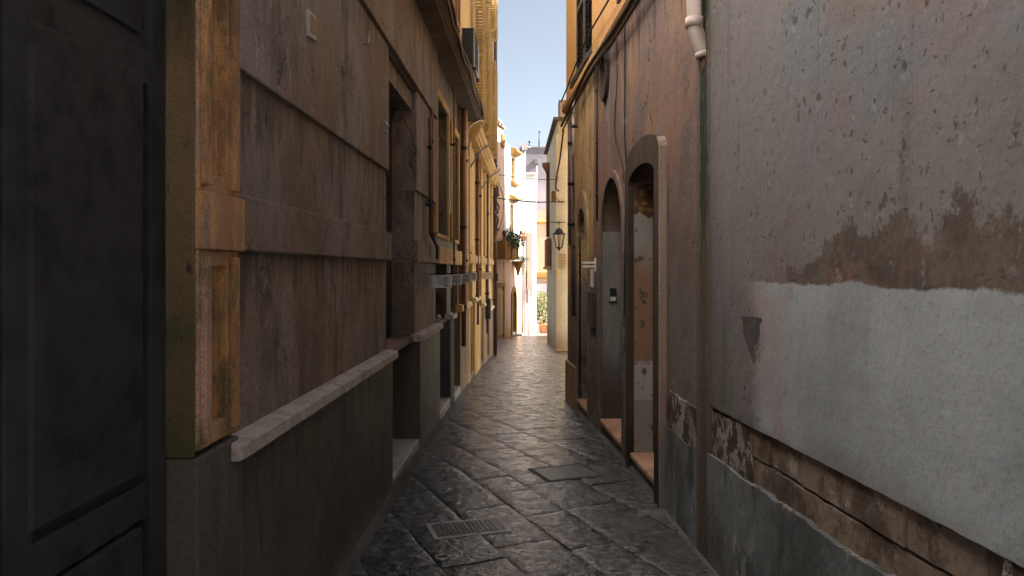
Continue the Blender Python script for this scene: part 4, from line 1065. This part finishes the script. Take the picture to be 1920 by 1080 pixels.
cable('cable_coil', 'lighter loose cable loop by the far left corner coil', 'cable', [FL(19.1, .1, 3.9), FL(19.1, .26, 3.5), FL(19.15, .27, 3.0), FL(19.1, .15, 2.6), FL(19.1, .06, 2.3)], .014, M['tancable'])
jb = MB(); jb.box(FL, 18.9, 19.15, .03, .14, 1.3, 1.5); tag(jb.build('junction_box', M['iron'], base=FL(19, .03, 1.3), bevel=.01), 'small dark junction box on the far left corner pipe', 'box')
mb_ = MB(); mb_.box(FL, 15.75, 16.0, .03, .13, .55, .98); tag(mb_.build('letter_box', M['tealwood'], base=FL(15.8, .03, .55), bevel=.01), 'dark green letter box on the ochre house above the plinth', 'letter box')
# small fixtures on the near left wall
t = thing('wall_plaque', 'small worn tilted plaque high on the near left wall', 'plaque', FL(3.46, WD+.023, 2.7))
FQ = FL
MB().prism(FQ, [(3.40, 2.665), (3.395, 2.785), (3.515, 2.79), (3.525, 2.675)], WD+.02, WD+.036).build('frame', M['sill'], t, .003)
MB().prism(FQ, [(3.42, 2.69), (3.42, 2.768), (3.50, 2.77), (3.50, 2.695)], WD+.03, WD+.0395).build('panel', M['brownwall'], t)
mb = MB(); mb.tube([FL(5.2, WD+.02, 2.55), FL(5.2, WD+.045, 2.553), FL(5.2, WD+.05, 2.60), FL(5.2, WD+.02, 2.63)], .009, 8)
tag(mb.build('wall_hook', M['steel'], base=FL(5.2, WD, 2.55)), 'shiny bent hook on the wall beside the tall dark doorway', 'hook')
mb = MB(); mb.tube([FL(4.58, WD+.02, 2.98), FL(4.58, WD+.05, 2.99), FL(4.6, WD+.045, 3.07)], .006, 8)
tag(mb.build('wall_hook', M['steel'], base=FL(4.58, WD, 2.98)), 'thin pale nail hook near the top of the left wall', 'hook')
mb = MB(); mb.lathe(FL(8.05, WD+.05, 1.03), [(.0, 0), (.018, 0), (.01, .03), (.022, .05), (.022, .07), (.0, .085)], 12)
tag(mb.build('sill_knob', M['steel'], base=FL(8.05, WD, 1.03)), 'little pale knob standing at the far end of the second grey sill', 'knob')

# covers in the paving
def ground_cover(label, c, sx, sy, rot, hatch, name):
    t = thing(name, label, 'cover', (c[0], c[1], G(c[1])+.006))
    cr, sr = math.cos(rot), math.sin(rot)
    F = lambda s, d, Z: (c[0]+s*cr-d*sr, c[1]+s*sr+d*cr, Z)
    z = G(c[1])+.0015
    MB().box(F, -sx/2, sx/2, -sy/2, sy/2, z-.03, z+.004).build('plate', M['castiron'], t, .003)
    fr = MB(); fr.box(F, -sx/2-.03, -sx/2-.004, -sy/2-.03, sy/2+.03, z-.03, z+.003); fr.box(F, sx/2+.004, sx/2+.03, -sy/2-.03, sy/2+.03, z-.03, z+.003)
    fr.box(F, -sx/2-.004, sx/2+.004, -sy/2-.03, -sy/2-.004, z-.03, z+.003); fr.box(F, -sx/2-.004, sx/2+.004, sy/2+.004, sy/2+.03, z-.03, z+.003)
    fr.build('frame', M['stepwhite'] if hatch else M['sidecement'], t)
    if hatch:
        rb = MB()
        for i in range(13): rb.box(F, -sx/2+.02+i*(sx-.05)/13, -sx/2+.032+i*(sx-.05)/13, -sy/2+.02, sy/2-.02, z+.0035, z+.0075)
        rb.build('ribs', M['castiron'], t)
ground_cover('ribbed iron cover set askew in the near paving', (-.27, 4.62), .42, .22, rad(17), True, 'access_cover')
ground_cover('smooth grey cover set in the paving before the nearest arched door', (.42, 5.88), .42, .34, rad(21), False, 'access_cover')
mb = MB(); mb.tube([(-.385+.035*math.cos(a*.45), 4.12+.035*math.sin(a*.45), .012) for a in range(15)], .006, 6)
tag(mb.build('iron_ring', M['steel'], base=(-.385, 4.12, 0)), 'small shiny iron ring lying in the near paving', 'ring')

# right-hand fixtures
ic = thing('intercom', 'small grey door intercom in the grey reveal of the middle arched doorway', 'intercom', FR(7.40, -.08, 1.28))
FI = lambda s, d, Z: FR(7.412-d, s, Z)
MB().box(FI, -.135, -.06, 0, .03, 1.28, 1.42).build('casing', M['acbody'], ic, .005)
MB().box(FI, -.127, -.068, .031, .036, 1.335, 1.412).build('speaker_panel', M['acdark'], ic)
mb = MB()
for i in range(2): mb.box(FI, -.124, -.071, .031, .038, 1.288+i*.021, 1.302+i*.021)
mb.build('button', M['rim'], ic)
t = thing('wall_bracket', 'white double arm bracket on the wall beside the farthest arched doorway', 'bracket', FR(8.05, .02, 1.66))
mb = MB(); mb.box(lambda s, d, Z: FR(7.75+d, s, Z), .01, .15, 0, .02, 1.66, 1.68); mb.box(lambda s, d, Z: FR(7.75+d, s, Z), .01, .15, 0, .02, 1.62, 1.64); mb.build('arm', M['whitepaint'], t)
MB().box(FR, 7.72, 7.80, .008, .02, 1.58, 1.72).build('back_plate', M['whitepaint'], t)
mb = MB(); mb.prism(FR, [(7.88, 1.41), (7.88, 1.60), (8.02, 1.60), (8.02, 1.42)], .012, .024)
tag(mb.build('notice', M['rim'], base=FR(7.95, .012, 1.41)), 'narrow white notice on the wall between the middle and far arched doors', 'notice')
mb = MB(); mb.box(FR, 7.72, 8.05, .01, .05, 1.0, 1.36); tag(mb.build('meter_cabinet', M['brownwood'], base=FR(7.8, .01, 1.0), bevel=.006), 'brown meter cabinet under the narrow white notice', 'cabinet')
vpipe('dark brown drainpipe with elbow on the ochre end of the pink house', FR, 9.45, .04, 1.92, 3.45, .035, M['darkpipe'], 3, 'drainpipe', 'drainpipe', tail=[(-.04, -.02, -.05), (-.08, -.03, -.1), (-.08, -.03, -.9)])
vpipe('thin dark conduit dividing pink and ochre stucco', FR, 7.62, .02, 2.1, 3.69, .012, M['cable'], 3)
vpipe('short pale conduit above the dark drainpipe', FR, 9.15, .05, 3.0, 3.7, .018, M['pvc'], 1)
cable('wall_cable', 'thin dark cable hanging from the string course to the nearest arch', 'cable', [FR(6.28, .015, 3.70), FR(6.27, .015, 3.2), FR(6.25, .02, 2.7), FR(6.2, .02, 2.4), FR(6.22, .03, 1.2)], .007, M['cable'])
cable('wall_cable', 'curly thin cable wandering over the pink wall beside the oculus', 'cable', [FR(6.62, .015, 3.7), FR(6.60, .015, 3.3), FR(6.72, .012, 2.95), FR(6.66, .012, 2.72), FR(6.4, .012, 2.5), FR(6.3, .015, 2.33)], .005, M['cable'])
for lab, z, dd, r in (('upper of three black cables strung along the orange storey', 3.98, .10, .010), ('thick black cable resting on the string course of the pink house', 3.66, .095, .018), ('lower sagging black cable under the string course of the pink house', 3.60, .08, .012)):
    cable('wall_cable', lab, 'cable', [FR(a, dd, z+.0*a-.03*math.sin((a-5)*1.6)-(.05*max(0, a-7.8))) for a in [4.4+i*.4 for i in range(15)]], r, M['cable'])
cable('wall_cable', 'brown cable tail hanging off the far corner of the pink house', 'cable', [FR(9.9, .08, 3.45), FR(10.12, .10, 3.1), FR(10.2, .14, 2.85), FR(10.15, .15, 2.7), FR(10.1, .12, 2.66)], .012, M['rustpipe'])
# span wires across the lane
def span(label, a, b, sag, r, mat):
    P = [Vector(a).lerp(Vector(b), i/14) - Vector((0, 0, sag*math.sin(math.pi*i/14))) for i in range(15)]
    cable('span_wire', label, 'wire', P, r, mat, smooth=False)
span('thick dark wire slung across the lane below the other one', FL(18.6, .0, 3.40), (1.45, 20.95, 3.50), .06, .017, M['cable'])
span('thin upper wire slung across the lane', FL(19.2, .05, 4.05), (1.40, 22, 4.25), .05, .010, M['cable'])
cable('cable_loop', 'loose cable loop on the cream house above the lantern', 'cable', [(1.30, 20.9, 4.2), (1.22, 20.9, 3.9), (1.2, 20.9, 3.7), (1.28, 20.9, 3.55), (1.4, 20.92, 3.48), (1.5, 20.92, 3.5)], .014, M['tancable'])
jb = MB(); jb.box(W, 1.14, 1.26, 21.4, 21.7, 3.55, 3.85); tag(jb.build('junction_box', M['ochrefar'], base=(1.2, 21.5, 3.55), bevel=.02), 'ochre junction box on the cream house corner', 'box')
t = thing('drainpipe', 'red brown drainpipe with funnel head at the far edge of the cream house', 'drainpipe', (1.2, 25.4, -1))
MB().tube([(1.22, 25.4, 4.9), (1.22, 25.4, 2.7)], .06, 10).build('pipe', M['copperpipe'], t)
MB().lathe((1.22, 25.4, 4.85), [(.06, 0), (.1, .1), (.2, .25), (.2, .36), (.0, .36)], 12).build('funnel', M['copperpipe'], t)
# street lantern
t = thing('street_lantern', 'black iron lantern hanging from a bracket on the cream corner house', 'lantern', (1.30, 20.6, 2.1))
c = (1.30, 20.6)
mb = MB(); mb.tube([(1.08, 20.93, 2.92), (1.5, 20.93, 2.92)], .012, 6); mb.tube([(c[0], 20.95, 2.90), (c[0], 20.6, 2.92), (c[0], 20.6, 2.72)], .014, 6); mb.build('bracket', M['iron'], t)
mb = MB(); mb.lathe((c[0], c[1], 2.56), [(.19, 0), (.185, .02), (.12, .06), (.1, .12), (.05, .17), (.02, .18), (.0, .19)], 12); mb.build('cap', M['iron'], t)
mb = MB()
for k in range(6):
    a = k*math.pi/3+.3; mb.tube([(c[0]+.165*math.cos(a), c[1]+.165*math.sin(a), 2.56), (c[0]+.085*math.cos(a), c[1]+.085*math.sin(a), 2.20)], .012, 6)
mb.tube([(c[0]+.087*math.cos(k*math.pi/6), c[1]+.087*math.sin(k*math.pi/6), 2.2) for k in range(13)], .014, 6)
mb.lathe((c[0], c[1], 2.10), [(0, 0), (.02, .02), (.03, .05), (.075, .09)], 10); mb.build('cage', M['iron'], t)
lg = Mat('lantern_glazing', .05, .5); lg.b.inputs['Transmission Weight'].default_value = 1.0; lg.b.inputs['IOR'].default_value = 1.05
lg.done((.95, .92, .85))
MB().lathe((c[0], c[1], 2.20), [(.08, 0), (.155, .355)], 6, False).build('glazing', lg.m, t)

# roof things
t = thing('antenna_pole', 'grey twin pole with antenna head on the white house edge', 'pole', (.55, 38.2, -1.8))
mb = MB(); mb.tube([(.545, 38.2, -1.8), (.545, 38.2, 7.7)], .032, 8); mb.tube([(.66, 38.2, -1.8), (.66, 38.2, 7.8)], .032, 8); mb.build('pole', M['greypipe'], t)
mb = MB(); mb.box(W, .52, .78, 38.05, 38.3, 7.72, 8.05); mb.tube([(.2, 38.2, 7.95), (.95, 38.2, 7.85)], .02, 6); mb.build('antenna', M['greypipe'], t)
for lab, x, z, r in (('short dark stub on the lavender roof', 1.03, 9.25, .045), ('tall thin dark mast on the lavender roof', 1.62, 9.85, .035)):
    mb = MB(); mb.tube([(x, 45, 8.83), (x+.03, 45, z)], r, 8); mb.lathe((x+.03, 45, z), [(0, 0), (r*1.6, .01), (r*1.6, .08), (0, .1)], 8)
    tag(mb.build('roof_mast', M['iron'], base=(x, 45, 8.83)), lab, 'mast')
# slim lane post in the sun
t = thing('lane_post', 'slim lilac grey post standing in the sunlit square', 'post', (.69, 37.9, G(37.9)))
mb = MB(); mb.tube([(.83, 38, G(38)), (.83, 38, .55)], .04, 8); mb.build('post', M['greypipe'], t)
mb = MB(); mb.box(W, .72, .86, 37.9, 38.05, -.1, .65); mb.build('sign_box', M['lav'], t, .02)
# plants
def shrub(name, label, cat, pot_c, pot_r, pot_h, crown_c, rr, n, size, leaf, seed, group=None):
    t = thing(name, label, cat, pot_c, group); rng = random.Random(seed)
    MB().lathe(pot_c, [(pot_r*.7, 0), (pot_r, pot_h*.85), (pot_r*1.12, pot_h*.86), (pot_r*1.12, pot_h), (pot_r*.9, pot_h), (0, pot_h*.95)], 14).build('pot', M['terracotta'], t)
    mb = MB()
    for k in range(5):
        q = Vector(crown_c)+Vector((rng.uniform(-.6, .6)*rr[0], rng.uniform(-.6, .6)*rr[1], rng.uniform(-.2, .5)*rr[2]))
        p0 = Vector(pot_c)+Vector((0, 0, pot_h*.9)); mb.tube([p0, p0.lerp(q, .5)+Vector((rng.uniform(-.04, .04), 0, .05)), q], .015, 5, rs=[.022, .016, .006])
    mb.build('stem', M['bark'], t)
    MB().leaves(crown_c, rr, n, size, rng).build('foliage', M[leaf], t)
    return t
shrub('potted_shrub', 'leafy olive green potted shrub at the sunlit end of the lane', 'plant', (1.78, 41.6, G(41.6)), .28, .55, (1.76, 41.6, -.55), (.55, .5, 1.0), 1300, .085, 'leaf_o', 1)
bp = Vector(FB(s_of(34.6), .30, 2.45))
shrub('balcony_plant', 'dark green bushy plant spilling over the ochre balcony', 'plant', tuple(Vector(FB(s_of(34.7), .2, 2.2))), .16, .3, tuple(Vector(FB(s_of(34.9), .38, 2.95))), (.5, .8, .5), 1100, .07, 'leaf', 2)
shrub('balcony_plant', 'smaller dark green plant at the near end of the ochre balcony', 'plant', tuple(Vector(FB(s_of(33.9), .2, 2.2))), .14, .28, tuple(Vector(FB(s_of(34.0), .28, 2.75))), (.22, .35, .28), 260, .05, 'leaf', 3)
t = thing('hanging_planter', 'ochre wall planter with trailing green plant under the balcony', 'planter', FB(s_of(36.9), .2, 1.55))
MB().lathe(FB(s_of(36.6), .28, 1.62), [(.03, -.35), (.12, 0), (.24, .28), (.30, .30), (.30, .38), (.0, .36)], 12).build('bowl', M['ochrefar'], t)
MB().leaves(FB(s_of(37.0), .35, 2.1), (.3, .3, .16), 260, .055, random.Random(6), .2).leaves(FB(s_of(37.4), .35, 1.7), (.1, .12, .42), 140, .05, random.Random(8), .2).build('foliage', M['leaf'], t)
shrub('wall_pot', 'terracotta wall pot with russet plant beside the grey poles', 'planter', tuple(Vector(FB(s_of(38.1), .22, 3.05))), .16, .28, tuple(Vector(FB(s_of(38.1), .22, 3.42))), (.2, .2, .2), 160, .05, 'leaf_r', 9)
# finial ball on the balcony corner, part of a little post
mb = MB(); mb.lathe(FB(s_of(33.2), .40, 3.0), [(.04, 0), (.04, .1), (.09, .16), (.1, .22), (.08, .29), (0, .33)], 10)
tag(mb.build('balcony_finial', M['rustpipe'], base=FB(s_of(33.2), .4, 3.0)), 'dark ball finial on the near corner of the ochre balcony', 'finial')
